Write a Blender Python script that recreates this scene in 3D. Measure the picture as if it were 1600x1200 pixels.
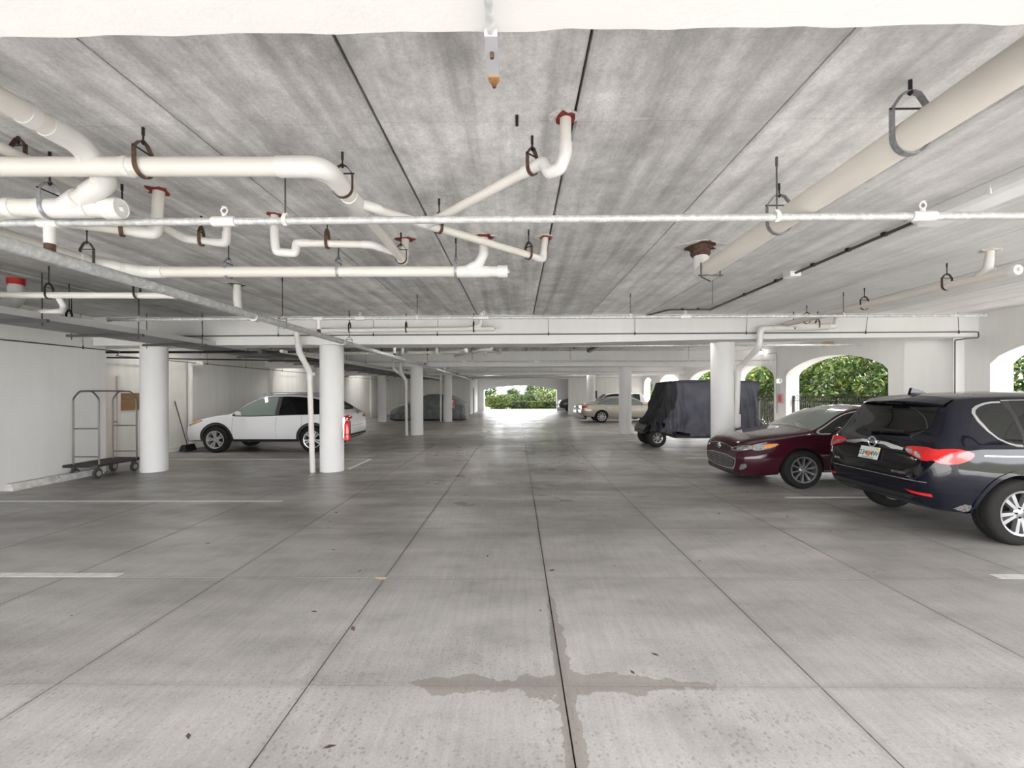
import bpy, bmesh, math, random
import numpy as np
from mathutils import Vector, Matrix, noise
from mathutils.bvhtree import BVHTree
from mathutils.geometry import delaunay_2d_cdt

scene = bpy.context.scene
COL = scene.collection
for _o in list(bpy.data.objects):
    bpy.data.objects.remove(_o)
R = random.Random(7)
PI = math.pi

# ------------------------------------------------------------------ camera
cam_d = bpy.data.cameras.new('camera')
cam = bpy.data.objects.new('camera', cam_d)
COL.objects.link(cam)
cam.location = (0, 0, 1.70)
cam.rotation_euler = (Matrix.Rotation(0.0114, 3, 'Z') @ Matrix.Rotation(PI / 2, 3, 'X') @ Matrix.Rotation(-0.0031, 3, 'Z')).to_euler()
cam_d.sensor_width = 36.0
cam_d.lens = 15.75
cam_d.shift_y = 13.0 / 1600.0
cam_d.clip_start = 0.05
cam_d.clip_end = 500
scene.camera = cam

# ------------------------------------------------------------------ world: bright hazy sky
w = bpy.data.worlds.new('world')
scene.world = w
w.use_nodes = True
nt = w.node_tree
bg = nt.nodes['Background']
bg.inputs['Color'].default_value = (0.975, 0.985, 1.0, 1)
bg.inputs['Strength'].default_value = 3.2

# soft high sun through haze, from behind and to the right of the camera
sun_d = bpy.data.lights.new('sun', 'SUN')
sun_d.energy = 9.0
sun_d.angle = 0.12
sun_d.color = (1.0, 0.965, 0.925)
sun = bpy.data.objects.new('sun', sun_d)
COL.objects.link(sun)
sun.rotation_euler = Vector((-0.36, 0.60, -0.71)).to_track_quat('-Z', 'Y').to_euler()

vs = scene.view_settings
vs.view_transform = 'Standard'
vs.look = 'None'
vs.exposure = 1.46
vs.gamma = 1.0
vs.use_curve_mapping = False

# ------------------------------------------------------------------ materials
MATS = {}
def new_mat(name):
    m = bpy.data.materials.new(name)
    m.use_nodes = True
    return m, m.node_tree, m.node_tree.nodes['Principled BSDF']

def mat(name, col, rough=0.5, metal=0.0, coat=0.0, spec=0.5, emit=None, estr=0.0, var=0.0, scale=6.0, bump=0.0):
    """plain material with procedural colour variation"""
    if name in MATS: return MATS[name]
    m, t, b = new_mat(name)
    b.inputs['Roughness'].default_value = rough
    b.inputs['Metallic'].default_value = metal
    b.inputs['Coat Weight'].default_value = coat
    b.inputs['Coat Roughness'].default_value = 0.03
    b.inputs['Specular IOR Level'].default_value = spec
    tc = t.nodes.new('ShaderNodeNewGeometry')
    n = t.nodes.new('ShaderNodeTexNoise')
    n.inputs['Scale'].default_value = scale
    n.inputs['Detail'].default_value = 5
    t.links.new(tc.outputs['Position'], n.inputs['Vector'])
    r = t.nodes.new('ShaderNodeValToRGB')
    r.color_ramp.elements[0].position = 0.3
    r.color_ramp.elements[1].position = 0.7
    lo = [max(0, c * (1 - var)) for c in col]
    hi = [min(1, c * (1 + var)) for c in col]
    r.color_ramp.elements[0].color = (*lo, 1)
    r.color_ramp.elements[1].color = (*hi, 1)
    t.links.new(n.outputs['Fac'], r.inputs['Fac'])
    t.links.new(r.outputs['Color'], b.inputs['Base Color'])
    if bump > 0:
        bp = t.nodes.new('ShaderNodeBump')
        bp.inputs['Strength'].default_value = bump
        bp.inputs['Distance'].default_value = 0.01
        t.links.new(n.outputs['Fac'], bp.inputs['Height'])
        t.links.new(bp.outputs['Normal'], b.inputs['Normal'])
    if emit:
        b.inputs['Emission Color'].default_value = (*emit, 1)
        b.inputs['Emission Strength'].default_value = estr
    MATS[name] = m
    return m

class NT:
    """tiny node helper"""
    def __init__(s, t): s.t = t
    def n(s, kind, **kw):
        nd = s.t.nodes.new(kind)
        for k, v in kw.items():
            setattr(nd, k, v)
        return nd
    def l(s, a, b): s.t.links.new(a, b)
    def math(s, op, a, b=None, c=None, clamp=False):
        nd = s.t.nodes.new('ShaderNodeMath'); nd.operation = op; nd.use_clamp = clamp
        for i, x in enumerate((a, b, c)):
            if x is None: continue
            if isinstance(x, (int, float)): nd.inputs[i].default_value = x
            else: s.t.links.new(x, nd.inputs[i])
        return nd.outputs[0]
    def noise(s, vec, scale, detail=4, rough=0.55):
        nd = s.t.nodes.new('ShaderNodeTexNoise')
        nd.inputs['Scale'].default_value = scale
        nd.inputs['Detail'].default_value = detail
        nd.inputs['Roughness'].default_value = rough
        s.t.links.new(vec, nd.inputs['Vector'])
        return nd.outputs['Fac']
    def vscale(s, vec, sc, off=None):
        nd = s.t.nodes.new('ShaderNodeMapping')
        nd.inputs['Scale'].default_value = sc
        if off: nd.inputs['Location'].default_value = off
        s.t.links.new(vec, nd.inputs['Vector'])
        return nd.outputs[0]
    def ramp(s, fac, stops):
        nd = s.t.nodes.new('ShaderNodeValToRGB')
        e = nd.color_ramp.elements
        while len(e) < len(stops): e.new(0.5)
        for i, (p, c) in enumerate(stops):
            e[i].position = p
            e[i].color = (c, c, c, 1) if isinstance(c, (int, float)) else (*c, 1)
        s.t.links.new(fac, nd.inputs['Fac'])
        return nd.outputs['Color']
    def mix(s, fac, a, b, blend='MIX'):
        nd = s.t.nodes.new('ShaderNodeMixRGB'); nd.blend_type = blend
        for i, x in enumerate((fac, a, b)):
            if isinstance(x, (int, float)): nd.inputs[i].default_value = x
            elif isinstance(x, tuple): nd.inputs[i].default_value = (*x, 1)
            else: s.t.links.new(x, nd.inputs[i])
        return nd.outputs[0]
    def bump(s, h, strength, dist, b):
        nd = s.t.nodes.new('ShaderNodeBump')
        nd.inputs['Strength'].default_value = strength
        nd.inputs['Distance'].default_value = dist
        s.t.links.new(h, nd.inputs['Height'])
        s.t.links.new(nd.outputs['Normal'], b.inputs['Normal'])

FJX, FSX = 0.26, 1.48       # floor joint offset and spacing across
FJY, FSY = 2.60, 1.50       # along the aisle

def floor_mat(name, painted_joints):
    m, t, b = new_mat(name); N = NT(t)
    pos = N.n('ShaderNodeNewGeometry').outputs['Position']
    sep = N.n('ShaderNodeSeparateXYZ'); N.l(pos, sep.inputs[0])
    X, Y = sep.outputs[0], sep.outputs[1]
    big = N.noise(N.vscale(pos, (0.22, 0.55, 1)), 1.0, 6, 0.62)
    mid = N.noise(N.vscale(pos, (0.9, 1.6, 1)), 1.7, 6, 0.6)
    broom = N.noise(N.vscale(pos, (26, 2.0, 1)), 1.0, 3, 0.5)
    fine = N.noise(pos, 70.0, 3, 0.6)
    col = N.ramp(big, [(0.30, (0.34, 0.325, 0.315)), (0.50, (0.495, 0.478, 0.466)), (0.70, (0.585, 0.57, 0.557))])
    col = N.mix(0.65, col, N.ramp(mid, [(0.28, 0.60), (0.5, 0.93), (0.72, 1.10)]), 'MULTIPLY')
    col = N.mix(0.5, col, N.ramp(broom, [(0.3, 0.82), (0.7, 1.12)]), 'MULTIPLY')
    col = N.mix(0.55, col, N.ramp(fine, [(0.3, 0.75), (0.7, 1.15)]), 'MULTIPLY')
    # dirt worn in by tyres
    dirt = N.noise(N.vscale(pos, (0.35, 1.3, 1), (3.1, 0.4, 0)), 1.0, 5, 0.6)
    side = N.math('MULTIPLY', N.math('SUBTRACT', Y, 3.2), 0.30, clamp=True)
    dm = N.math('MULTIPLY', N.ramp(dirt, [(0.36, 0), (0.62, 1)]), side)
    col = N.mix(N.math('MULTIPLY', dm, 0.74), col, (0.17, 0.155, 0.14))
    lm = N.math('MULTIPLY', N.math('MULTIPLY', N.math('SUBTRACT', -2.6, X), 0.45, clamp=True), N.math('MULTIPLY', N.math('SUBTRACT', Y, 4.0), 0.5, clamp=True))  # floor mottled darker towards the left stalls
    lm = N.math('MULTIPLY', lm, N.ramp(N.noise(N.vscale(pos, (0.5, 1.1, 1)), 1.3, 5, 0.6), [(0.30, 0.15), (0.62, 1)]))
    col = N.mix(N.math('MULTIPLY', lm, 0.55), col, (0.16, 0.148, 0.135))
    # pock marks
    vor = N.n('ShaderNodeTexVoronoi'); vor.inputs['Scale'].default_value = 33.0
    N.l(N.vscale(pos, (1, 0.8, 1)), vor.inputs['Vector'])
    pm = N.ramp(vor.outputs['Distance'], [(0.22, 1), (0.32, 0)])
    pmask = N.ramp(N.noise(pos, 1.3, 3), [(0.34, 0), (0.56, 1)])
    near = N.math('SUBTRACT', 1.15, N.math('MULTIPLY', Y, 0.26), clamp=True)
    pk = N.math('MULTIPLY', N.math('MULTIPLY', pm, pmask), near)
    col = N.mix(N.math('MULTIPLY', pk, 0.7), col, (0.17, 0.155, 0.145))
    # damp stain spread along two joints
    wob = N.math('MULTIPLY', N.math('SUBTRACT', N.noise(pos, 3.2, 5, 0.65), 0.5), 0.34)
    ax = N.math('ABSOLUTE', N.math('SUBTRACT', X, 0.22))
    wid = N.math('SUBTRACT', 0.085, N.math('MULTIPLY', N.math('POWER', N.math('DIVIDE', ax, 0.95), 4), 0.09))
    s1 = N.math('GREATER_THAN', N.math('ADD', wid, wob), N.math('ABSOLUTE', N.math('SUBTRACT', Y, 2.61)))
    ay = N.math('ABSOLUTE', N.math('SUBTRACT', Y, 2.4))
    wid2 = N.math('SUBTRACT', 0.055, N.math('MULTIPLY', N.math('POWER', N.math('DIVIDE', ay, 1.35), 4), 0.06))
    s2 = N.math('GREATER_THAN', N.math('ADD', wid2, N.math('MULTIPLY', wob, 0.55)), N.math('ABSOLUTE', N.math('SUBTRACT', X, 0.27)))
    st = N.math('MAXIMUM', s1, s2)
    lim = N.math('MULTIPLY', N.math('LESS_THAN', ax, 1.05), N.math('LESS_THAN', ay, 1.4))
    st = N.math('MULTIPLY', st, lim)
    col = N.mix(N.math('MULTIPLY', st, 0.55), col, (0.215, 0.18, 0.155))
    # dark line of dirt close to every joint
    def joint(c, off, sp, wdt):
        fr = N.math('FRACT', N.math('DIVIDE', N.math('SUBTRACT', c, off - 60 * sp), sp))
        dd = N.math('MULTIPLY', N.math('MINIMUM', fr, N.math('SUBTRACT', 1.0, fr)), sp)
        return N.math('LESS_THAN', dd, wdt), dd
    jx, dx = joint(X, FJX, FSX, 0.006); jy, dy = joint(Y, FJY, FSY, 0.005)
    dirtj = N.math('MULTIPLY', N.math('SUBTRACT', 1.0, N.math('DIVIDE', N.math('MINIMUM', dx, dy), 0.05), clamp=True), mid)
    col = N.mix(N.math('MULTIPLY', dirtj, 0.55), col, (0.2, 0.18, 0.165))
    if painted_joints:
        jj = N.math('MAXIMUM', jx, jy)
        col = N.mix(N.math('MULTIPLY', jj, 0.8), col, (0.08, 0.075, 0.07))
    oi = N.n('ShaderNodeObjectInfo')
    tint = N.ramp(oi.outputs['Random'], [(0, 0.93), (1, 1.05)])
    col = N.mix(1.0, col, tint, 'MULTIPLY')
    N.l(col, b.inputs['Base Color'])
    rg = N.ramp(mid, [(0.35, 0.46), (0.65, 0.30)])
    rg = N.mix(N.math('MULTIPLY', N.math('SUBTRACT', 6.0, Y), 0.25, clamp=True), rg, (0.62, 0.62, 0.62))
    worn = N.math('MULTIPLY', N.math('SUBTRACT', 1.4, N.math('MULTIPLY', N.math('ABSOLUTE', X), 0.5), clamp=True), N.math('MULTIPLY', N.math('SUBTRACT', Y, 4.5), 0.2, clamp=True))
    rg = N.mix(N.math('MULTIPLY', worn, 0.85), rg, N.ramp(big, [(0.4, 0.27), (0.6, 0.17)]))
    N.l(rg, b.inputs['Roughness'])
    b.inputs['Specular IOR Level'].default_value = 0.5
    N.bump(N.math('ADD', fine, broom), 0.25, 0.004, b)
    MATS[name] = m
    return m

def ceiling_mat():
    m, t, b = new_mat('precast_concrete'); N = NT(t)
    pos = N.n('ShaderNodeNewGeometry').outputs['Position']
    oi = N.n('ShaderNodeObjectInfo')
    sep = N.n('ShaderNodeSeparateXYZ'); N.l(pos, sep.inputs[0])
    streak = N.noise(N.vscale(pos, (7.5, 0.30, 1)), 1.0, 4, 0.55)
    cloud = N.noise(N.vscale(pos, (1.8, 1.3, 1)), 1.2, 6, 0.65)
    grit = N.noise(pos, 60, 4, 0.7)
    cross = N.noise(N.vscale(pos, (2, 30, 1)), 1.0, 3, 0.6)
    col = N.ramp(cloud, [(0.32, (0.56, 0.553, 0.545)), (0.50, (0.78, 0.773, 0.765)), (0.68, (0.95, 0.945, 0.94))])
    col = N.mix(0.75, col, N.ramp(streak, [(0.33, 0.62), (0.5, 0.97), (0.66, 1.18)]), 'MULTIPLY')
    col = N.mix(0.6, col, N.ramp(grit, [(0.3, 0.72), (0.7, 1.15)]), 'MULTIPLY')
    col = N.mix(0.12, col, N.ramp(cross, [(0.3, 0.85), (0.7, 1.1)]), 'MULTIPLY')
    blot = N.noise(N.vscale(pos, (1, 0.7, 1)), 8.0, 8, 0.78)
    col = N.mix(0.8, col, N.ramp(blot, [(0.36, 0.80), (0.5, 0.99), (0.64, 1.16)]), 'MULTIPLY')
    scr = N.noise(N.vscale(pos, (2.2, 16, 1), (0.3, 0.2, 0)), 1.0, 2, 0.5)
    patchy = N.ramp(N.noise(pos, 0.9, 2), [(0.50, 0), (0.62, 1)])
    col = N.mix(N.math('MULTIPLY', N.math('MULTIPLY', N.ramp(scr, [(0.70, 0), (0.73, 1)]), patchy), 0.55), col, (0.86, 0.855, 0.85))
    crack = N.math('LESS_THAN', N.math('ABSOLUTE', N.math('SUBTRACT', N.math('ADD', sep.outputs[1], N.math('MULTIPLY', N.noise(pos, 2.0, 3), 0.03)), 2.70)), 0.0022)
    col = N.mix(N.math('MULTIPLY', crack, 0.28), col, (0.2, 0.2, 0.19))
    # bounce light from the arches painted in: planks lighter to the right
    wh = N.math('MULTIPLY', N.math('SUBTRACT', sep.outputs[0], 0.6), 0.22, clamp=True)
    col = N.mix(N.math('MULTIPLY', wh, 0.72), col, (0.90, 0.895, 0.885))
    dk = N.math('MULTIPLY', N.math('SUBTRACT', -1.5, sep.outputs[0]), 0.25, clamp=True)  # planks painted darker to the left, away from that light
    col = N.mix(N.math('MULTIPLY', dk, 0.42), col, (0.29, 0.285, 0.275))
    tint = N.ramp(oi.outputs['Random'], [(0, 0.82), (1, 1.08)])
    col = N.mix(1.0, col, tint, 'MULTIPLY')
    N.l(col, b.inputs['Base Color'])
    b.inputs['Roughness'].default_value = 0.85
    N.bump(grit, 0.35, 0.006, b)
    MATS['precast_concrete'] = m
    return m

def wall_mat(name, c, streaky=0.25):
    m, t, b = new_mat(name); N = NT(t)
    pos = N.n('ShaderNodeNewGeometry').outputs['Position']
    big = N.noise(N.vscale(pos, (0.8, 0.8, 0.5)), 1.0, 5, 0.6)
    st = N.noise(N.vscale(pos, (5, 5, 0.35)), 1.0, 4, 0.6)
    fine = N.noise(pos, 45, 4, 0.6)
    col = N.ramp(big, [(0.3, tuple(x * 0.92 for x in c)), (0.7, c)])
    col = N.mix(streaky, col, N.ramp(st, [(0.35, 0.80), (0.6, 1.05)]), 'MULTIPLY')
    N.l(col, b.inputs['Base Color'])
    b.inputs['Roughness'].default_value = 0.7
    N.bump(fine, 0.2, 0.004, b)
    MATS[name] = m
    return m

def galv_mat():
    m, t, b = new_mat('galvanised_steel'); N = NT(t)
    pos = N.n('ShaderNodeNewGeometry').outputs['Position']
    v = N.n('ShaderNodeTexVoronoi'); v.inputs['Scale'].default_value = 60
    N.l(pos, v.inputs['Vector'])
    n2 = N.noise(pos, 22, 4, 0.6)
    col = N.ramp(n2, [(0.32, (0.44, 0.45, 0.45)), (0.58, (0.60, 0.61, 0.61)), (0.72, (0.78, 0.79, 0.79))])
    N.l(col, b.inputs['Base Color'])
    b.inputs['Metallic'].default_value = 0.25
    b.inputs['Roughness'].default_value = 0.5
    MATS['galvanised_steel'] = m
    return m

def leaf_mat(name, stops):
    m, t, b = new_mat(name); N = NT(t)
    g = N.n('ShaderNodeNewGeometry')
    col = N.ramp(g.outputs['Random Per Island'], stops)
    N.l(col, b.inputs['Base Color'])
    b.inputs['Roughness'].default_value = 0.45
    tr = N.n('ShaderNodeBsdfTranslucent'); N.l(col, tr.inputs['Color'])
    mx = N.n('ShaderNodeMixShader'); mx.inputs[0].default_value = 0.35
    out = t.nodes['Material Output']
    N.l(b.outputs[0], mx.inputs[1]); N.l(tr.outputs[0], mx.inputs[2]); N.l(mx.outputs[0], out.inputs[0])
    MATS[name] = m
    return m

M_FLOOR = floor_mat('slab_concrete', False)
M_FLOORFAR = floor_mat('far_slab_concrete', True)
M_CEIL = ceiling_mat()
M_WALL = wall_mat('white_stucco', (0.83, 0.825, 0.81), 0.12)
M_WALLG = wall_mat('warm_stucco', (0.80, 0.785, 0.755), 0.3)
M_BEAM = wall_mat('painted_beam', (0.80, 0.795, 0.785), 0.1)
M_GALV = galv_mat()
M_PVC = mat('white_pvc', (0.72, 0.695, 0.65), 0.38, var=0.04, scale=3)
M_PVCF = mat('white_pvc_fitting', (0.73, 0.725, 0.71), 0.32, var=0.03)
M_PVCB = mat('beige_pvc', (0.77, 0.73, 0.67), 0.4, var=0.05, scale=2)
M_BLACK = mat('black_steel', (0.025, 0.024, 0.024), 0.5, 0.3, var=0.3)
M_RUSTY = mat('rusty_steel', (0.10, 0.055, 0.04), 0.75, 0.2, var=0.5, scale=40)
M_HANG = mat('hanger_steel', (0.33, 0.34, 0.36), 0.45, 0.5, var=0.25, scale=50)
M_FIRE = mat('red_firestop', (0.20, 0.025, 0.02), 0.8, var=0.5, scale=50)
M_LIME = mat('plaster_patch', (0.62, 0.60, 0.58), 0.9, var=0.2, scale=30)
M_DARKGAP = mat('dark_joint_filler', (0.05, 0.048, 0.045), 0.9)
M_LINE = mat('white_line_paint', (0.72, 0.71, 0.69), 0.6, var=0.12, scale=14)
M_CHROME = mat('chrome', (0.75, 0.75, 0.76), 0.12, 1.0)
M_ALLOY = mat('alloy_silver', (0.45, 0.45, 0.46), 0.3, 0.85)
M_TYRE = mat('tyre_rubber', (0.017, 0.0165, 0.016), 0.8, spec=0.25, var=0.2, scale=30)
M_PLBLK = mat('black_plastic', (0.02, 0.02, 0.021), 0.5)
M_GLOSSBLK = mat('gloss_black', (0.008, 0.008, 0.009), 0.08, coat=0.5)
M_GLASS = mat('tinted_glass', (0.006, 0.007, 0.007), 0.03, spec=0.55)
M_RED = mat('red_lens', (0.62, 0.01, 0.012), 0.12, coat=1.0)
M_CLEAR = mat('clear_lens', (0.42, 0.42, 0.42), 0.12, 0.7, coat=0.6, var=0.5, scale=45)
M_AMBER = mat('amber_lens', (0.85, 0.27, 0.02), 0.15, coat=1.0)
M_WELL = mat('wheel_well_black', (0.012, 0.012, 0.012), 0.9)
M_EXT = mat('extinguisher_red', (0.65, 0.015, 0.02), 0.25, coat=0.6)
M_WHITEPL = mat('white_plastic', (0.82, 0.82, 0.82), 0.4)
M_BROWN = mat('brown_board', (0.24, 0.145, 0.07), 0.8, var=0.15, scale=30)
M_DOOR = mat('cream_door_paint', (0.76, 0.71, 0.66), 0.45, var=0.03)
M_DOORG = mat('grey_door_paint', (0.42, 0.42, 0.42), 0.5)
M_WOOD = mat('broom_wood', (0.11, 0.055, 0.04), 0.6)
M_ALU = mat('tray_metal', (0.20, 0.20, 0.20), 0.5, 0.3, var=0.15)
M_DKCOND = mat('dark_conduit', (0.10, 0.098, 0.095), 0.5, 0.4)

# ------------------------------------------------------------------ mesh helpers
def V(*a): return Vector(a)

def chaikin(pts, it=2, closed=True):
    for _ in range(it):
        out = []
        n = len(pts)
        rng = range(n) if closed else range(n - 1)
        if not closed: out.append(pts[0])
        for i in rng:
            a, b = pts[i], pts[(i + 1) % n]
            out.append(tuple(0.75 * p + 0.25 * q for p, q in zip(a, b)))
            out.append(tuple(0.25 * p + 0.75 * q for p, q in zip(a, b)))
        if not closed: out.append(pts[-1])
        pts = out
    return pts

def fillet(pts, rad, seg=6):
    """polyline with rounded corners"""
    pts = [Vector(p) for p in pts]
    out = [pts[0]]
    for i in range(1, len(pts) - 1):
        p, a, b = pts[i], pts[i - 1], pts[i + 1]
        d1 = (a - p); d2 = (b - p)
        r = min(rad, d1.length * 0.48, d2.length * 0.48)
        s, e = p + d1.normalized() * r, p + d2.normalized() * r
        for k in range(seg + 1):
            t = k / seg
            out.append((1 - t) ** 2 * s + 2 * t * (1 - t) * p + t * t * e)
    out.append(pts[-1])
    return out

class MB:
    def __init__(s): s.v = []; s.f = []
    def add(s, vs, fs):
        o = len(s.v)
        s.v += [tuple(v) for v in vs]
        s.f += [[i + o for i in f] for f in fs]
        return s
    def box(s, x0, x1, y0, y1, z0, z1):
        vs = [(x, y, z) for z in (z0, z1) for y in (y0, y1) for x in (x0, x1)]
        return s.add(vs, [[0, 2, 3, 1], [4, 5, 7, 6], [0, 1, 5, 4], [2, 6, 7, 3], [0, 4, 6, 2], [1, 3, 7, 5]])
    def tube(s, pts, r, n=14, cap=True, closed=False):
        pts = [Vector(p) for p in pts]
        m = len(pts)
        rs = r if isinstance(r, (list, tuple)) else [r] * m
        vs = []; up = None
        for i, p in enumerate(pts):
            if closed: t = pts[(i + 1) % m] - pts[i - 1]
            else: t = pts[min(i + 1, m - 1)] - pts[max(i - 1, 0)]
            t = t.normalized() if t.length > 1e-9 else Vector((0, 0, 1))
            if up is None:
                up = Vector((0, 0, 1)) if abs(t.z) < 0.9 else Vector((1, 0, 0))
            a = t.cross(up)
            if a.length < 1e-6: a = t.orthogonal()
            a.normalize(); b = a.cross(t).normalized(); up = b
            for k in range(n):
                an = 2 * PI * k / n
                vs.append(p + (a * math.cos(an) + b * math.sin(an)) * rs[i])
        fs = []
        for i in range(m if closed else m - 1):
            j = (i + 1) % m
            for k in range(n):
                k2 = (k + 1) % n
                fs.append([i * n + k, i * n + k2, j * n + k2, j * n + k])
        if cap and not closed:
            fs.append(list(range(n))[::-1]); fs.append([(m - 1) * n + k for k in range(n)])
        return s.add(vs, fs)
    def cyl(s, p0, p1, r, n=20, r2=None):
        return s.tube([p0, p1], [r, r if r2 is None else r2], n)
    def lathe(s, prof, c, ax, n=24, close=True):
        """prof: list of (radius, height along ax)"""
        ax = Vector(ax).normalized(); c = Vector(c)
        a = ax.orthogonal().normalized(); b = ax.cross(a)
        vs = []; m = len(prof)
        for (r, h) in prof:
            for k in range(n):
                an = 2 * PI * k / n
                vs.append(c + ax * h + (a * math.cos(an) + b * math.sin(an)) * r)
        fs = [[i * n + k, i * n + (k + 1) % n, (i + 1) * n + (k + 1) % n, (i + 1) * n + k] for i in range(m - 1) for k in range(n)]
        if close:
            if prof[0][0] > 1e-6: fs.append(list(range(n))[::-1])
            if prof[-1][0] > 1e-6: fs.append([(m - 1) * n + k for k in range(n)])
        return s.add(vs, fs)
    def prism(s, poly, ax, a, b):
        def P(p, h):
            return {'x': (h, p[0], p[1]), 'y': (p[0], h, p[1]), 'z': (p[0], p[1], h)}[ax]
        n = len(poly)
        vs = [P(p, a) for p in poly] + [P(p, b) for p in poly]
        fs = [list(range(n))[::-1], list(range(n, 2 * n))] + [[i, (i + 1) % n, n + (i + 1) % n, n + i] for i in range(n)]
        return s.add(vs, fs)
    def band(s, pts, d, wd, th):
        """flat strap following pts, its width along unit vector d"""
        pts = [Vector(p) for p in pts]; d = Vector(d).normalized(); vs = []
        m = len(pts)
        for i, p in enumerate(pts):
            t = (pts[min(i + 1, m - 1)] - pts[max(i - 1, 0)]).normalized()
            nn = t.cross(d).normalized()
            for a, b in ((-1, -1), (1, -1), (1, 1), (-1, 1)):
                vs.append(p + d * (a * wd / 2) + nn * (b * th / 2))
        fs = [[i * 4 + k, i * 4 + (k + 1) % 4, (i + 1) * 4 + (k + 1) % 4, (i + 1) * 4 + k] for i in range(m - 1) for k in range(4)]
        fs += [[0, 1, 2, 3][::-1], [(m - 1) * 4 + k for k in range(4)]]
        return s.add(vs, fs)
    def grid(s, P, wrap=False):
        """P: list of rows of points"""
        nr, nc = len(P), len(P[0])
        fs = [[i * nc + j, i * nc + (j + 1) % nc, (i + 1) * nc + (j + 1) % nc, (i + 1) * nc + j]
              for i in range(nr - 1) for j in range(nc if wrap else nc - 1)]
        return s.add([p for r in P for p in r], fs)
    def mesh(s, name, smooth=True, recalc=True, off=None, ang=35):
        me = bpy.data.meshes.new(name)
        vs = s.v if off is None else [(v[0] - off[0], v[1] - off[1], v[2] - off[2]) for v in s.v]
        me.from_pydata(vs, [], s.f)
        if recalc:
            bm = bmesh.new(); bm.from_mesh(me)
            bmesh.ops.recalc_face_normals(bm, faces=bm.faces)
            bm.to_mesh(me); bm.free()
        if smooth:
            me.polygons.foreach_set('use_smooth', [True] * len(me.polygons))
            me.set_sharp_from_angle(angle=math.radians(ang))
        me.update()
        return me
    def build(s, name, m, parent=None, smooth=True, local=False, recalc=True, ang=35):
        """one mesh object. World coordinates, unless local: then relative to the parent."""
        if parent is None:
            xs, ys, zs = zip(*s.v)
            off = ((min(xs) + max(xs)) / 2, (min(ys) + max(ys)) / 2, min(zs))
        else:
            off = None if local else wloc(parent)
        me = s.mesh(name, smooth, recalc, off, ang)
        me.materials.append(m)
        o = bpy.data.objects.new(name, me); COL.objects.link(o)
        if parent is None: o.location = off
        else: o.parent = parent
        return o

def wloc(o):
    l = Vector((0, 0, 0))
    while o is not None:
        l += o.location; o = o.parent
    return l

def tag(o, label=None, cat=None, group=None, kind=None):
    if label: o['label'] = label
    if cat: o['category'] = cat
    if group: o['group'] = group
    if kind: o['kind'] = kind
    return o

def thing(name, label, cat, loc=(0, 0, 0), rz=0.0, group=None, kind=None):
    o = bpy.data.objects.new(name, None); COL.objects.link(o)
    o.empty_display_size = 0.2
    o.location = loc; o.rotation_euler = (0, 0, rz)
    return tag(o, label, cat, group, kind)

def dup(o, parent=None):
    c = o.copy(); COL.objects.link(c); c.parent = parent
    for ch in [k for k in bpy.data.objects if k.parent == o]:
        dup(ch, c)
    return c

def text_mesh(s, size, depth=0.003, align='CENTER', bold=0.0):
    """text as a mesh in the XY plane"""
    cu = bpy.data.curves.new('lettering', 'FONT')
    cu.body = s; cu.size = size; cu.extrude = depth; cu.align_x = align; cu.align_y = 'CENTER'
    cu.offset = bold; cu.resolution_u = 3
    ob = bpy.data.objects.new('lettering', cu); COL.objects.link(ob)
    dg = bpy.context.evaluated_depsgraph_get()
    me = bpy.data.meshes.new_from_object(ob.evaluated_get(dg))
    bpy.data.objects.remove(ob); bpy.data.curves.remove(cu)
    return me

def put_mesh(name, me, m, parent, matrix):
    me.transform(matrix)
    me.materials.clear(); me.materials.append(m)
    o = bpy.data.objects.new(name, me); COL.objects.link(o); o.parent = parent
    return o

def struct(name, mb, m, label, cat='structure', smooth=False, parent=None, ang=35):
    o = mb.build(name, m, parent, smooth=smooth, ang=ang)
    if parent is None: tag(o, label, cat, kind='structure')
    return o

CZ = 3.32          # underside of the ceiling planks
BZ = 2.72          # underside of the beams

# ================================================================== THE SETTING
# ---- floor: slab panels with open joints, one object each as far as they read apart
sub = MB().box(-11.0, 10.6, -4.0, 47.0, -0.30, -0.02)
floor = struct('floor', sub, M_DARKGAP, 'grey concrete garage floor cut into square slabs', 'floor')
g = 0.0045
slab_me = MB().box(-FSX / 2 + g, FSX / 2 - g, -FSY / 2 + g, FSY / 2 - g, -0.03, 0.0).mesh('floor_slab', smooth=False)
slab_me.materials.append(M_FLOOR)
fl = floor.location
YN = 8
for i in range(-7, 7):
    for j in range(-4, YN):
        x = FJX + FSX * (i + 0.5); y = FJY + FSY * (j + 0.5)
        if not (-10.9 < x < 10.3): continue
        o = bpy.data.objects.new('floor_slab', slab_me); COL.objects.link(o)
        o.parent = floor; o.location = (x - fl[0], y - fl[1], -fl[2])
yf = FJY + FSY * YN
MB().box(-10.6, 10.5, yf, 42.0, -0.03, 0.0).build('far_floor', M_FLOORFAR, floor, smooth=False)

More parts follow.
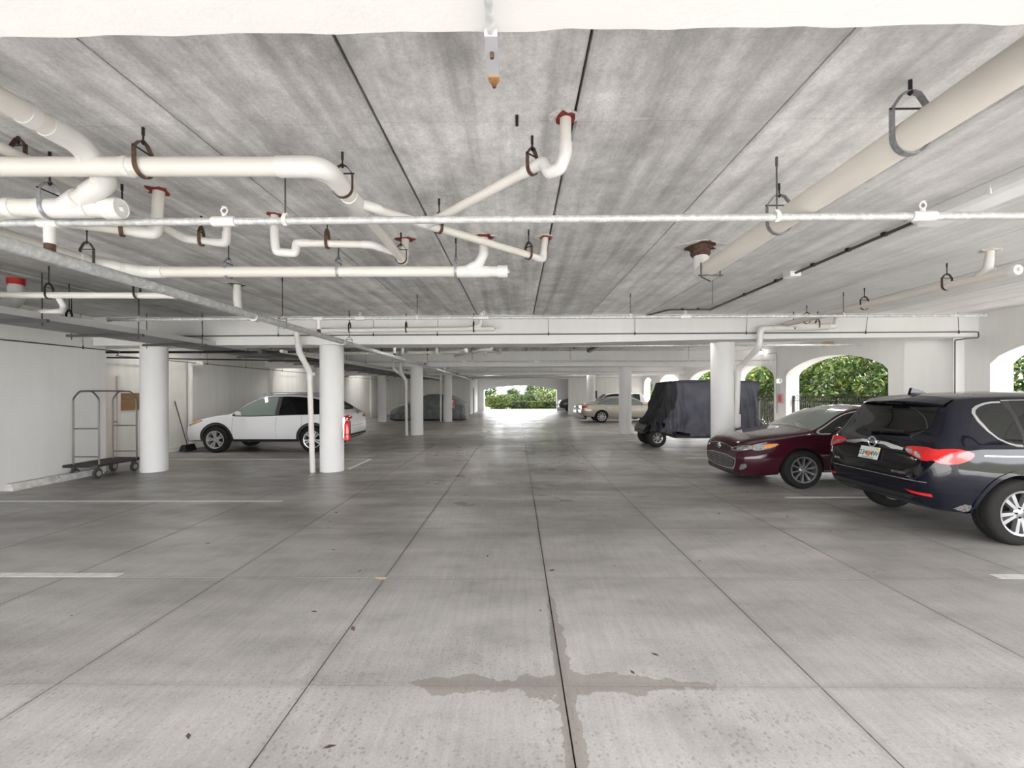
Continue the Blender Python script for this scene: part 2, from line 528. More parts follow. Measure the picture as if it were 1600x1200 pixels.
# ---- ceiling: precast planks running down the aisle between the beams
PJ, PS = 0.345, 1.18
BEAMY = [0.95, 9.75, 18.05, 26.35, 34.65]      # beam centre lines
BH = 0.33
csup = MB().box(-11.0, 10.2, -4.0, 42.0, CZ + 0.10, CZ + 0.30)
ceiling = struct('ceiling', csup, M_DARKGAP, 'grey precast concrete plank ceiling over the garage', 'ceiling')
cl = ceiling.location
bays = [(-4.0, 0.95), (0.95, 9.75), (9.75, 18.05), (18.05, 26.35), (26.35, 34.65), (34.65, 41.5)]
for b0, b1 in bays:
    L = b1 - b0
    pm = MB()
    gg = 0.007
    hw = PS / 2
    pm.prism([(-hw + gg + 0.012, CZ), (hw - gg - 0.012, CZ), (hw - gg, CZ + 0.014), (hw - gg, CZ + 0.11), (-hw + gg, CZ + 0.11), (-hw + gg, CZ + 0.014)], 'y', 0.0, L)
    me = pm.mesh('ceiling_plank', smooth=False)
    me.materials.append(M_CEIL)
    for i in range(-10, 9):
        x = PJ + PS * (i + 0.5)
        if not (-11 < x < 10.1): continue
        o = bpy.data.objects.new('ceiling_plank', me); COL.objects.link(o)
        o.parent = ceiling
        o.location = (x - cl[0], b0 - cl[1], -cl[2] + R.uniform(-0.004, 0.006))

# ---- beams
blab = ['white painted concrete beam overhead nearest the camera', 'white painted beam across the first pair of columns',
        'white painted beam over the second row of columns', 'white painted beam over the third row of columns',
        'white painted beam over the farthest row of columns']
for k, yb in enumerate(BEAMY):
    mb = MB()
    if k == 0:
        # rough cast lower far edge of the near beam
        n = 220; P0, P1, P2, P3 = [], [], [], []
        for q in range(n + 1):
            x = -11 + 20.6 * q / n
            j = 0.012 * noise.noise((x * 9, 1.3, 0)) + 0.008 * noise.noise((x * 31, 4.1, 0))
            P0.append((x, 0.45, CZ + 0.02)); P1.append((x, 0.45, BZ))
            P2.append((x, 1.265 + j, BZ)); P3.append((x, 1.30 + 0.3 * j, CZ + 0.02))
        mb.grid([P0, P1, P2, P3])
    elif k == 1:
        # soffit of this beam rises a little towards the right wall
        mb.prism([(-10.3, CZ + 0.02), (-10.3, BZ), (0.6, BZ), (4.0, BZ + 0.07), (9.66, BZ + 0.115), (9.66, CZ + 0.02)], 'y', yb - BH, yb + BH)
    else:
        mb.box(-10.3, 9.66, yb - BH, yb + BH, BZ, CZ + 0.02)
    struct('ceiling_beam', mb, M_BEAM, blab[k], 'beam')

# ---- columns
COLX_L2, COLX_L, COLX_R = -7.90, -4.05, 4.63
def column(x, y, label, r=0.25, top=BZ + 0.01):
    mb = MB()
    mb.lathe([(r, 0.0), (r, top)], (x, y, 0), (0, 0, 1), 56)
    return struct('column', mb, M_BEAM, label, 'column', smooth=True)
column(-7.97, 9.75, 'round white column beside the luggage cart', 0.252)
column(COLX_L, 9.75, 'round white column in front of the white SUV with red extinguisher')
column(COLX_R, 10.15, 'round white column at the nose of the maroon sedan', 0.25, BZ + 0.09)
column(-7.90, 18.05, 'round white column behind the white SUV near the left wall')
column(COLX_L, 18.05, 'round white column left of the aisle with forked drain pipe')
column(4.40, 18.30, 'round white column in front of the champagne sedan')
column(-7.90, 26.1, 'round white column at the nose of the covered car')
column(COLX_L, 26.1, 'round white column in front of the covered car with red extinguisher')
column(4.45, 27.0, 'round white column behind the champagne sedan')

# ---- left walls
struct('wall_left', MB().box(-9.35, -9.0, -4.0, 9.70, 0, CZ + 0.02), M_WALL, 'white stucco wall on the left behind the luggage cart', 'wall')
mb = MB()
mb.box(-10.45, -10.05, 9.3, 35.0, 0, CZ + 0.02)
for y in (18.1, 25.2, 30.4):
    mb.box(-10.06, -9.93, y, y + 0.6, 0, CZ)
struct('wall_left_recess', mb, M_WALLG, 'long warm white wall set back behind the white SUV', 'wall')
struct('wall_left_return', MB().box(-10.2, -9.02, 9.38, 9.68, 0, CZ), M_WALL, 'short return of the left wall', 'wall')
struct('baseboard_left', MB().box(-10.06, -9.96, 11.9, 17.9, 0, 0.12), M_WALLG, 'low curb along the foot of the recessed left wall', 'curb')

# ---- end walls
mb = MB().box(-10.1, -3.90, 34.4, 34.7, 0, CZ)
struct('wall_back_left', mb, M_WALLG, 'far white wall behind the covered car', 'wall')
mb = MB()
mb.box(-3.90, -3.6, 34.4, 36.4, 0, CZ); mb.box(-3.90, -3.6, 37.7, 41.2, 0, CZ); mb.box(-3.90, -3.6, 36.4, 37.7, 2.1, CZ)
struct('wall_passage', mb, M_WALL, 'white side wall of the exit passage', 'wall')
mb = MB().box(3.95, 9.8, 34.4, 34.7, 0, CZ)
struct('wall_back_right', mb, M_WALLG, 'far grey white wall behind the parked silver cars', 'wall')

def arch_strips(mb, a0, a1, spring, apex, top, f0, f1, plane, n=28, mixp=0.55):
    """wall panel above an arched opening. plane 'x': opening runs along y, wall between x=f0..f1"""
    pts = []
    for k in range(n + 1):
        t = -1 + 2 * k / n
        z = spring + (apex - spring) * (mixp * (1 - t * t) + (1 - mixp) * math.sqrt(max(0, 1 - t * t)))
        pts.append((a0 + (a1 - a0) * k / n, z))
    for k in range(n):
        (u0, z0), (u1, z1) = pts[k], pts[k + 1]
        if plane == 'x':
            vs = [(f0, u0, z0), (f0, u1, z1), (f0, u1, top), (f0, u0, top), (f1, u0, z0), (f1, u1, z1), (f1, u1, top), (f1, u0, top)]
        else:
            vs = [(u0, f0, z0), (u1, f0, z1), (u1, f0, top), (u0, f0, top), (u0, f1, z0), (u1, f1, z1), (u1, f1, top), (u0, f1, top)]
        mb.add(vs, [[0, 1, 2, 3], [7, 6, 5, 4], [0, 4, 5, 1]])

mb = MB()
arch_strips(mb, -3.05, 3.63, 1.93, 2.32, CZ, 41.0, 41.35, 'y', 30, 0.9)
mb.box(-4.6, -3.05, 41.0, 41.35, 0, CZ); mb.box(3.63, 9.9, 41.0, 41.35, 0, CZ)
struct('wall_back', mb, M_WALL, 'far white end wall with the wide arched exit', 'wall')

# ---- right wall with arches
WX0, WX1 = 9.60, 10.06
ARCH = [(-2.6, 2.2, 2.25, 2.78), (4.75, 9.20, 2.25, 2.80), (11.7, 16.1, 2.26, 2.80), (16.85, 19.9, 2.26, 2.80), (20.7, 25.1, 2.28, 2.80), (26.7, 30.3, 2.30, 2.83), (31.9, 34.0, 2.3, 2.75)]
mb = MB()
prev = -4.0
for a0, a1, sp, ap in ARCH:
    mb.box(WX0, WX1, prev, a0, 0, CZ + 0.02)
    arch_strips(mb, a0, a1, sp, ap, CZ + 0.02, WX0, WX1, 'x', 28, 0.5)
    prev = a1
mb.box(WX0, WX1, prev, 41.3, 0, CZ + 0.02)
struct('wall_right', mb, M_WALL, 'white stucco wall on the right with arched openings', 'wall')
struct('wall_right_pier', MB().box(9.36, 9.66, 9.72, 10.95, 0, BZ + 0.125), M_WALL, 'flat white pier between arches behind the dark SUV', 'pier')

# ---- doors
d1 = struct('door_1', MB().box(-10.06, -10.0, 10.25, 11.15, 0.0, 2.14), M_DOOR, 'cream door with lever handle in the left recess', 'door')
MB().box(-10.03, -9.97, 11.07, 11.15, 0, 2.14).build('door_frame', M_DOOR, d1, smooth=False)
MB().box(-10.01, -9.985, 10.40, 10.90, 1.2, 2.0).build('door_panel', M_DOOR, d1, smooth=False)
mb = MB().cyl((-10.0, 11.0, 1.0), (-9.93, 11.0, 1.0), 0.02, 10); mb.cyl((-9.94, 11.0, 1.0), (-9.94, 10.87, 1.0), 0.012, 10)
mb.build('door_handle', M_HANG, d1)
d2 = struct('door_2', MB().box(-3.78, -3.72, 36.4, 37.7, 0, 2.1), M_DOORG, 'grey metal door in the exit passage wall', 'door')
d3 = struct('door_3', MB().box(-10.06, -9.985, 25.95, 27.2, 0.0, 2.1), M_WHITEPL, 'white flush door in the left wall beyond the white SUV', 'door')

# ---- painted stall lines
def pline(x0, x1, y0, y1, label):
    struct('parking_line', MB().box(x0, x1, y0, y1, 0.0005, 0.0025), M_LINE, label, 'parking line')
pline(-8.9, -3.72, 4.11, 4.20, 'white painted stall line nearest the camera on the left')
pline(-8.9, -3.70, 6.96, 7.04, 'white painted stall line left, beside the wheel stop')
pline(-9.8, -3.72, 11.37, 11.45, 'white painted stall line beside the white SUV')
pline(-3.80, -3.71, 9.9, 11.37, 'white painted line running from the left column toward the exit')
pline(4.37, 9.5, 4.10, 4.20, 'white painted stall line in front of the dark SUV')
pline(4.30, 9.5, 7.20, 7.28, 'white painted stall line between dark SUV and maroon sedan')
pline(4.30, 9.5, 11.5, 11.58, 'white painted stall line between maroon sedan and golf cart')

# ---- outside ground
struct('ground_outside', MB().box(-70, 70, -30, 130, -0.34, -0.31), mat('lawn_soil', (0.09, 0.10, 0.05), 0.9, var=0.4, scale=2), 'ground outside the garage', 'ground')
struct('driveway', MB().box(-12, 12, -30, -4.0, -0.31, -0.05), mat('driveway_concrete', (0.55, 0.54, 0.52), 0.8, var=0.15), 'concrete drive in front of the garage', 'driveway')
struct('exit_apron', MB().box(-5, 6, 42.0, 45.2, -0.31, -0.01), mat('apron_concrete', (0.34, 0.335, 0.33), 0.8, var=0.1), 'pale concrete apron outside the far exit', 'driveway')
# storeys above the garage, casting their shade
struct('building_above', MB().box(-11.2, 10.4, -4.0, 42.0, CZ + 0.31, CZ + 6.0), M_WALL, 'storeys of the building above the garage', 'building')

struct('bounce_strip', MB().box(10.06, 11.6, -6, 44, -0.31, -0.04), mat('bounce_concrete', (0.62, 0.61, 0.58), 0.8, var=0.1), 'pale ground strip added outside the right arches to bounce light', 'walk')  # unseen pale strip, added to bounce sunlight up to the ceiling

# ================================================================== PIPES
def run(root, pts, r, fil=None, m=None, fm=None, fit=True, name='pipe', n=16):
    m = m or M_PVC; fm = fm or M_PVCF
    fil = fil or 2.0 * r
    MB().tube(fillet(pts, fil), r, n).build(name, m, root)
    P = [Vector(p) for p in pts]
    if fit:
        for i in range(1, len(P) - 1):
            a = (P[i - 1] - P[i]); b = (P[i + 1] - P[i])
            la, lb = a.length, b.length
            a.normalize(); b.normalize()
            rr = min(fil, la * 0.48, lb * 0.48)
            e = min(1.1 * r, la * 0.3, lb * 0.3)
            path = [P[i] + a * (rr + e)] + fillet([P[i] + a * (rr + 1e-4), P[i], P[i] + b * (rr + 1e-4)], rr)[1:-1] + [P[i] + b * (rr + e)]
            path = [p for k, p in enumerate(path) if k == 0 or (p - path[k - 1]).length > 1e-5]
            MB().tube(path, r * 1.13, n).build('elbow', fm, root)

def coupling(root, p, d, r, L=0.1, m=None, k=1.13, name='coupling'):
    p = Vector(p); d = Vector(d).normalized()
    return MB().cyl(p - d * L / 2, p + d * L / 2, r * k, 18).build(name, m or M_PVCF, root)

def wye(root, p, d, r, e, r2, L=0.22, L2=0.16):
    """branch fitting: main along d, branch towards e"""
    p = Vector(p); d = Vector(d).normalized(); e = Vector(e).normalized()
    mb = MB().cyl(p - d * L / 2, p + d * L / 2, r * 1.12, 18)
    mb.cyl(p, p + e * L2, r2 * 1.14, 16)
    return mb.build('wye_fitting', M_PVCF, root)

def endcap(root, p, d, r):
    p = Vector(p); d = Vector(d).normalized()
    c = MB().lathe([(r * 1.18, -0.07), (r * 1.18, 0.02), (r * 1.05, 0.035), (r * 0.95, 0.03)], p, d, 24).build('cleanout', M_PVCF, root)
    a = d.orthogonal().normalized()
    MB().tube([p + d * 0.02, p + d * 0.055], r * 0.35, 4).build('cleanout_plug', M_PVCF, c)

def hanger(root, p, d, r, m=None, rodm=None, zc=None, wd=0.026, tall=0.085):
    """clevis hanger: strap round the pipe, cross bolt, threaded rod to the ceiling"""
    m = m or M_HANG; rodm = rodm or M_BLACK
    zc = CZ if zc is None else zc
    p = Vector(p); d = Vector(d); d.z = 0; d.normalize()
    s = Vector((d.y, -d.x, 0)); up = Vector((0, 0, 1))
    rr = r + 0.011
    top = p + up * (rr + tall)
    top.z = min(top.z, zc - 0.015)
    pts = []
    for k in range(0, 13):
        a = PI + PI * k / 12
        pts.append(p + s * (rr * math.cos(a)) + up * (rr * math.sin(a)))
    hh = max(0.02, (top.z - p.z) * 0.62)
    left = [top + s * -0.008, top + s * (-rr * 0.45) - up * 0.012, p + s * (-rr) + up * hh]
    right = [p + s * rr + up * hh, top + s * (rr * 0.45) - up * 0.012, top + s * 0.008]
    h = MB().band(left + pts + right, d, wd, 0.005).build('hanger', m, root, ang=50)
    MB().cyl(p - s * (rr + 0.012) + up * hh, p + s * (rr + 0.012) + up * hh, 0.005, 8).build('cross_bolt', rodm, h)
    mb = MB().cyl(top - up * 0.02, (top.x, top.y, zc + 0.004), 0.0055, 8)
    mb.cyl((top.x, top.y, zc - 0.05), (top.x, top.y, zc + 0.004), 0.009, 8)
    mb.cyl(top - up * 0.012, top + up * 0.006, 0.012, 6)
    mb.build('rod', rodm, h)

def firestop(root, x, y, r, m=None):
    rr = random.Random(int(x * 100 + y * 1000))
    poly = [(x + math.cos(a) * r * (1.6 + rr.uniform(-0.3, 1.1)), y + math.sin(a) * r * (1.6 + rr.uniform(-0.3, 0.9))) for a in [2 * PI * k / 13 for k in range(13)]]
    MB().prism(poly, 'z', CZ - 0.012, CZ + 0.004).build('firestop_seal', m or M_FIRE, root, smooth=False)
    poly = [(x + math.cos(a) * r * (2.3 + rr.uniform(-0.2, 1.3)), y + math.sin(a) * r * (1.8 + rr.uniform(-0.2, 0.9))) for a in [2 * PI * k / 15 for k in range(15)]]
    MB().prism(poly, 'z', CZ - 0.005, CZ + 0.004).build('plaster_patch', M_LIME, root, smooth=False)

R4, R3, R2 = 0.056, 0.044, 0.033
ZA = 3.08
# --- A: the large drain with the sweeping bend, its branches welded to it
A = thing('drain_pipe', 'white drain pipe with a sweeping bend and three branches, left of centre', 'pipe', (-1.7, 2.7, ZA))
run(A, [(-4.6, 2.66, ZA), (-1.17, 2.72, ZA), (-1.17, 3.40, ZA)], R4, 0.22)
run(A, [(-1.17, 3.40, ZA), (-1.17, 4.62, ZA - 0.02), (-1.17, 4.70, CZ)], R3 * 0.92, 0.06)
coupling(A, (-1.17, 3.42, ZA), (0, 1, 0), R4, 0.10)
coupling(A, (-2.36, 2.70, ZA), (1, 0, 0), R4, 0.035, k=1.1)
hanger(A, (-2.27, 2.70, ZA), (1, 0, 0), R4, M_RUSTY)
hanger(A, (-1.17, 3.00, ZA), (0, 1, 0), R4, M_RUSTY)
hanger(A, (-1.17, 4.52, ZA - 0.02), (0, 1, 0), R3, M_RUSTY)
firestop(A, -1.17, 4.70, R3)
# branch to the right (H)
h0, h1 = V(-1.17, 3.25, ZA), V(0.27, 4.62, ZA - 0.01)
hd = (h1 - h0).normalized()
run(A, [h0, h1, (0.30, 4.68, CZ)], R2, 0.05)
wye(A, h0 - V(0, 0.02, 0), (0, 1, 0), R4, hd, R2, 0.24, 0.20)
coupling(A, h0 + hd * 0.62, hd, R2, 0.12)
hanger(A, h0 + hd * 0.72, hd, R2, M_RUSTY)
hanger(A, h0 + hd * 1.78, hd, R2, M_RUSTY)
firestop(A, 0.30, 4.68, R2)
# branch with the trap near the middle (I)
i0 = h0 + hd * 0.60
i1 = V(0.10, 2.84, 3.12)
idr = (i1 - i0).normalized()
run(A, [i0, i1, (0.17, 2.77, 3.12), (0.20, 2.72, 3.03), (0.26, 2.67, 3.03), (0.29, 2.64, 3.10), (0.29, 2.64, CZ)], R2 * 1.02, 0.055)
wye(A, i0, hd, R2, idr, R2, 0.22, 0.15)
hanger(A, i1 + idr * 0.0, idr, R2, M_RUSTY)
firestop(A, 0.29, 2.64, R2)
# trap branch on the left (J)
run(A, [(-1.17, 4.36, ZA - 0.02), (-1.35, 4.16, ZA), (-1.96, 4.10, ZA), (-2.02, 4.09, ZA - 0.005), (-2.03, 4.08, 2.98), (-2.18, 4.04, 2.98), (-2.19, 4.03, 3.10), (-2.19, 4.03, CZ)], R2, 0.055)
hanger(A, (-1.75, 4.12, ZA), (1, 0.08, 0), R2, M_RUSTY)
firestop(A, -2.19, 4.03, R2)

# --- B: pipe from behind the camera dropping into the capped pipe C
B = thing('drain_pipe', 'thick white drain pipe coming from the upper left corner down into the capped pipe', 'pipe', (-2.55, 2.0, 3.1))
run(B, [(-2.56, -3.5, 3.17), (-2.56, 2.60, 3.165), (-2.62, 2.84, 3.06), (-2.98, 2.96, 2.95)], R4 * 1.02, 0.14)
coupling(B, (-2.56, 2.32, 3.165), (0, 1, 0), R4, 0.05)
run(B, [(-4.7, 2.90, 2.94), (-2.72, 2.97, 2.94)], R4 * 1.05, name='capped_pipe')
wye(B, (-3.02, 2.96, 2.94), (1, 0, 0), R4 * 1.05, (0.36, -0.12, 0.11), R4, 0.34, 0.16)
coupling(B, (-3.36, 2.95, 2.94), (1, 0, 0), R4 * 1.05, 0.05)
endcap(B, (-2.68, 2.97, 2.94), (1, 0, 0), R4 * 1.08)
hanger(B, (-3.12, 2.96, 2.94), (1, 0, 0), R4 * 1.08, M_HANG, tall=0.10)
# riser K welded onto C
run(B, [(-3.85, 2.96, 2.95), (-3.45, 3.20, 2.97), (-2.87, 3.53, 2.97), (-2.85, 3.54, CZ)], R3 * 0.95, 0.09)
hanger(B, (-3.05, 3.43, 2.97), (0.85, 0.5, 0), R3, M_RUSTY)
firestop(B, -2.85, 3.54, R3)
# --- L
L_ = thing('drain_pipe', 'slim white drain pipe running to a small trap behind the capped pipe', 'pipe', (-3.1, 3.0, 3.2))
run(L_, [(-3.17, -3.5, 3.235), (-3.10, 3.60, 3.18), (-3.00, 4.02, 3.10), (-2.68, 4.10, 3.08), (-2.66, 4.10, CZ)], R2, 0.07)
coupling(L_, (-3.085, 3.66, 3.17), (0.1, 1, 0), R2, 0.06)
hanger(L_, (-2.88, 4.06, 3.09), (1, 0.2, 0), R2, M_RUSTY)
hanger(L_, (-3.13, 2.78, 3.19), (0, 1, 0), R2, M_RUSTY)

# --- G + F
F = thing('drain_pipe', 'long white drain pipe ending in a cleanout cap near the ceiling centre', 'pipe', (-2.0, 4.7, 2.98))
run(F, [(-4.17, -3.5, 3.03), (-4.17, 4.38, 2.985), (-3.90, 4.68, 2.98), (-0.18, 4.72, 2.975)], R4, 0.12)
wye(F, (-0.46, 4.72, 2.975), (1, 0, 0), R4, (-0.2, 0, 0.3), R3, 0.34, 0.05)
run(F, [(-0.58, 4.72, 2.98), (-0.40, 4.68, 3.04), (-0.34, 4.66, 3.14), (-0.34, 4.66, CZ)], R3, 0.09)
firestop(F, -0.34, 4.66, R3)
endcap(F, (-0.13, 4.72, 2.975), (1, 0, 0), R4)
for x in (-3.05, -1.88, -0.64):
    hanger(F, (x, 4.71, 2.978), (1, 0, 0), R4, M_HANG)
hanger(F, (-4.17, 4.30, 2.985), (0, 1, 0), R4, M_DKCOND, tall=0.12)
MB().cyl((-2.72, 4.705, 2.978), (-2.71, 4.705, 2.978), R4 * 1.02, 18).build('rust_ring', mat('rust_stain', (0.50, 0.36, 0.2), 0.8), F)

# --- M and the left-hand cluster
Mp = thing('drain_pipe', 'white drain pipe at the far left passing behind the galvanised main', 'pipe', (-6, 5.64, 2.95))
run(Mp, [(-9.0, 5.55, 2.965), (-4.35, 5.66, 2.945)], 0.04)
for x in (-5.95, -4.82):
    hanger(Mp, (x, 5.63, 2.955), (1, 0, 0), 0.04, M_BLACK, tall=0.10)
run(Mp, [(-5.86, 5.66, 2.94), (-5.86, 5.72, 2.84), (-6.05, 5.9, 2.80), (-6.9, 6.0, 2.81)], 0.03, 0.08)
Rz = thing('drain_riser', 'white riser pipe with a red collar under the ceiling at the left edge', 'pipe', (-7.0, 6.2, 3.0))
run(Rz, [(-7.02, 6.2, CZ), (-7.02, 6.2, 2.98), (-7.35, 6.1, 2.86), (-8.0, 6.0, 2.84)], 0.075, 0.14)
MB().cyl((-7.02, 6.2, CZ - 0.09), (-7.02, 6.2, CZ), 0.095, 20).build('red_collar', mat('red_collar', (0.45, 0.02, 0.02), 0.5), Rz)
run(Rz, [(-8.9, 5.9, 2.80), (-7.2, 6.35, 2.79), (-6.5, 6.6, 2.79)], 0.052, 0.1)
coupling(Rz, (-6.75, 6.51, 2.79), (0.95, 0.3, 0), 0.055, 0.2)
hanger(Rz, (-6.62, 6.55, 2.79), (0.95, 0.3, 0), 0.052, M_BLACK)
Rs = thing('drain_riser', 'short white riser stub under the ceiling beside the galvanised main', 'pipe', (-4.15, 6.5, 3.1))
run(Rs, [(-4.16, 6.62, CZ), (-4.16, 6.62, 3.10), (-4.12, 6.60, 2.90)], 0.05, 0.07)
firestop(Rs, -4.16, 6.62, 0.05, M_DKCOND)

# --- sprinkler mains and branch lines (galvanised)
EX, EZ = -3.29, 2.655
E = thing('sprinkler_main', 'thick galvanised sprinkler main running the length of the garage above the left columns', 'pipe', (EX, 10, EZ))
run(E, [(EX, -3.9, EZ + 0.02), (EX, 34.3, EZ - 0.02)], 0.045, m=M_GALV, fit=False, n=20)
for y in (5.6, 8.45, 13.2, 20.5, 28.0):
    coupling(E, (EX, y, EZ), (0, 1, 0), 0.045, 0.09, M_GALV, 1.25)
for y in (6.25, 8.75, 12.5, 16.4, 20.6, 24.6, 29):
    hanger(E, (EX, y, EZ), (0, 1, 0), 0.045, M_HANG)

def sprinkler_line(y, x0, x1, z, label, xs, heads, tee=True, r=0.026, hm=None):
    t = thing('sprinkler_line', label, 'pipe', ((x0 + x1) / 2, y, z))
    run(t, [(x0, y, z), (x1, y, z)], r, m=M_GALV, fit=False, n=14)
    for x in (x0, x1):
        coupling(t, (x, y, z), (1, 0, 0), r, 0.05, M_GALV, 1.35, 'end_cap')
    if tee:
        coupling(t, (EX, y, z), (1, 0, 0), r, 0.14, M_PVCF, 1.35, 'tee')
        MB().cyl((EX, y, z), (EX, y, EZ + 0.1), r * 1.3, 14).build('tee_stem', M_PVCF, t)
        MB().cyl((EX, y, EZ + 0.1), (EX, y, EZ + 0.02), r * 1.25, 14).build('nipple', M_RUSTY, t)
    for x in xs:
        h = MB().band([(x, y, z + r + 0.03), (x, y + r + 0.004, z + r * 0.6), (x, y + r + 0.004, z - r * 0.5), (x, y, z - r - 0.004), (x, y - r - 0.004, z - r * 0.5), (x, y - r - 0.004, z + r * 0.6), (x, y, z + r + 0.03)], (1, 0, 0), 0.03, 0.004).build('hanger', M_PVCF, t, ang=50)
        mb = MB().cyl((x, y, z + r + 0.02), (x, y, CZ + 0.003), 0.0055, 8); mb.cyl((x, y, CZ - 0.06), (x, y, CZ + 0.003), 0.009, 8)
        mb.build('rod', M_DKCOND, h)
    for x in heads:
        hd_ = coupling(t, (x, y, z), (1, 0, 0), r, 0.16, M_PVCF, 1.35, 'tee')
        mb = MB().cyl((x, y, z + r), (x, y, z + 0.055), 0.016, 10)
        mb.tube([(x + 0.022 * math.cos(a), y, z + 0.075 + 0.022 * math.sin(a)) for a in [2 * PI * k / 10 for k in range(10)]], 0.006, 6, closed=True)
        mb.cyl((x, y, z + 0.098), (x, y, z + 0.102), 0.018, 10)
        mb.build('sprinkler_head', M_PVCF, hd_)
    return t
sprinkler_line(3.12, -5.2, 9.2, 2.905, 'galvanised sprinkler line crossing the whole ceiling nearest the camera', (-1.62, 1.80, 5.2), (-2.05, 2.80))
sprinkler_line(7.4, -6.8, 7.62, 2.935, 'galvanised sprinkler line just before the first beam', (-6.3, -1.65, 1.87, 5.35), (-2.6, -0.55, 2.77))
sprinkler_line(12.0, -8.3, 9.1, 2.93, 'galvanised sprinkler line just behind the first beam', (-6, -1.5, 2.2, 5.5), (0.6,))
sprinkler_line(16.0, -8.3, 9.1, 2.80, 'galvanised sprinkler line before the second beam', (-6, -1.6, 1.9, 6.1), (0.7, -1.9))
sprinkler_line(20.3, -8.3, 9.1, 2.86, 'galvanised sprinkler line behind the second beam', (-6, -1.6, 1.9, 6.1), ())
sprinkler_line(24.4, -8.3, 9.1, 2.80, 'galvanised sprinkler line before the third beam', (-6, -1.6, 1.9, 6.1), (0.7,))
sprinkler_line(29.4, -8.3, 9.1, 2.80, 'galvanised sprinkler line behind the third beam', (-6, 1.9), ())
sprinkler_line(33.0, -8.3, 9.1, 2.78, 'galvanised sprinkler line before the farthest beam', (-6, 1.9), ())

# --- beam-face conduits
def conduit(label, pts, r=0.011, m=None, fil=0.03, rods=(), name='conduit', cat='conduit', clips=()):
    P = [Vector(p) for p in pts]
    t = thing(name, label, cat, tuple(P[0]))
    MB().tube(fillet(P, fil, 4), r, 10).build('tube', m or M_DKCOND, t)
    for (x, y, z, x2, y2) in rods:
        c = MB().cyl((x, y, z - 0.02), (x, y, z + 0.045), 0.017, 8, 0.009).build('clip', M_BLACK, t)
        MB().cyl((x, y, z + 0.03), (x2, y2, CZ), 0.005, 6).build('rod', M_DKCOND, c)
    for p in clips:
        MB().box(p[0] - 0.022, p[0] + 0.022, p[1] - 0.022, p[1] + 0.022, p[2] - 0.018, p[2] + 0.02).build('clip', M_BLACK, t, smooth=False)
    return t
yb = 9.33
conduit('thin dark conduit hung along the front of the first beam', [(-7.9, yb, 2.90), (9.50, yb, 2.915), (9.50, yb, 2.79), (9.34, 9.40, 2.79), (9.34, 9.66, 2.78), (9.34, 9.67, 1.3)], 0.012,
        rods=[(x, yb, 2.905, x + dx_, yb) for x, dx_ in ((-6.6, -0.02), (-5.0, -0.0), (-3.0, 0), (-1.66, 0.02), (0.66, 0.0), (2.45, 0), (4.75, 0.02), (7.2, 0.05), (9.1, -0.02))])
wl = conduit('thin dark conduit hung beside the left wall', [(-8.86, -3.5, 2.61), (-8.86, 9.9, 2.64), (-9.75, 10.8, 2.62), (-9.75, 34, 2.62)], 0.012,
             rods=[(-8.86, y, 2.635, -8.86, y - 0.05) for y in (6.4, 9.05)] + [(-9.75, y, 2.62, -9.75, y) for y in (14.0, 16.0, 18.5, 21, 24, 27)])
conduit('black conduit pair under the recess ceiling on the left', [(-9.9, 10.4, 2.67), (-5.2, 10.45, 2.66)], 0.03, M_BLACK)
conduit('black conduit lower under the recess ceiling on the left', [(-9.9, 10.7, 2.57), (-5.2, 12.8, 2.6)], 0.018, M_BLACK)

# white drain along the beam face
Bw = thing('drain_pipe', 'white drain pipe hung along the first beam face above the left column', 'pipe', (-2, 9.1, 3.0))
run(Bw, [(-4.30, 9.12, 2.97), (-0.52, 9.12, 3.0)], 0.045)
endcap(Bw, (-0.50, 9.12, 3.0), (1, 0, 0), 0.045)
run(Bw, [(-1.0, 9.12, 3.0), (-0.74, 9.1, 3.07), (-0.72, 9.1, CZ)], 0.04, 0.08)
for x in (-3.42, -2.26, -0.88):
    hanger(Bw, (x, 9.12, 2.985), (1, 0, 0), 0.045, M_BLACK, tall=0.10)

# downspouts beside columns
def downspout(label, pts, r, clips=()):
    t = thing('downspout', label, 'pipe', (pts[-1][0], pts[-1][1], 0))
    run(t, pts, r, 0.12)
    for z in clips:
        coupling(t, (pts[-1][0], pts[-1][1], z), (0, 0, 1), r, 0.07)
    return t
downspout('white downspout bending down beside the column with the red extinguisher', [(-4.52, 9.12, 3.0), (-4.52, 9.25, 2.55), (-4.40, 9.45, 2.15), (-4.385, 9.55, 0.0)], 0.055, (2.1,))
ds = downspout('forked white downspout beside the second left column', [(-4.55, 17.4, 3.0), (-4.55, 17.5, 2.5), (-4.42, 17.75, 2.2), (-4.40, 17.8, 0.0)], 0.055, (1.9,))
run(ds, [(-4.85, 17.5, 3.0), (-4.85, 17.55, 2.62), (-4.47, 17.72, 2.3)], 0.05, 0.12)
downspout('white downspout beside the column in front of the covered car', [(-4.42, 25.9, 2.72), (-4.42, 25.9, 0.0)], 0.05)
downspout('white downspout on the recessed left wall beside the broom', [(-9.6, 13.6, 2.62), (-9.92, 13.5, 2.62), (-9.92, 13.5, 0.0)], 0.07, (2.5,))
dr = downspout('white downspout beside the column at the maroon sedan', [(6.3, 9.15, 3.0), (4.98, 9.2, 2.985), (4.96, 9.25, 2.6), (4.86, 9.9, 2.2), (4.86, 10.0, 0.9)], 0.055, (2.14,))
MB().box(4.80, 4.93, 9.93, 10.08, 0.92, 1.2).build('guard', M_PVCF, dr, smooth=False)

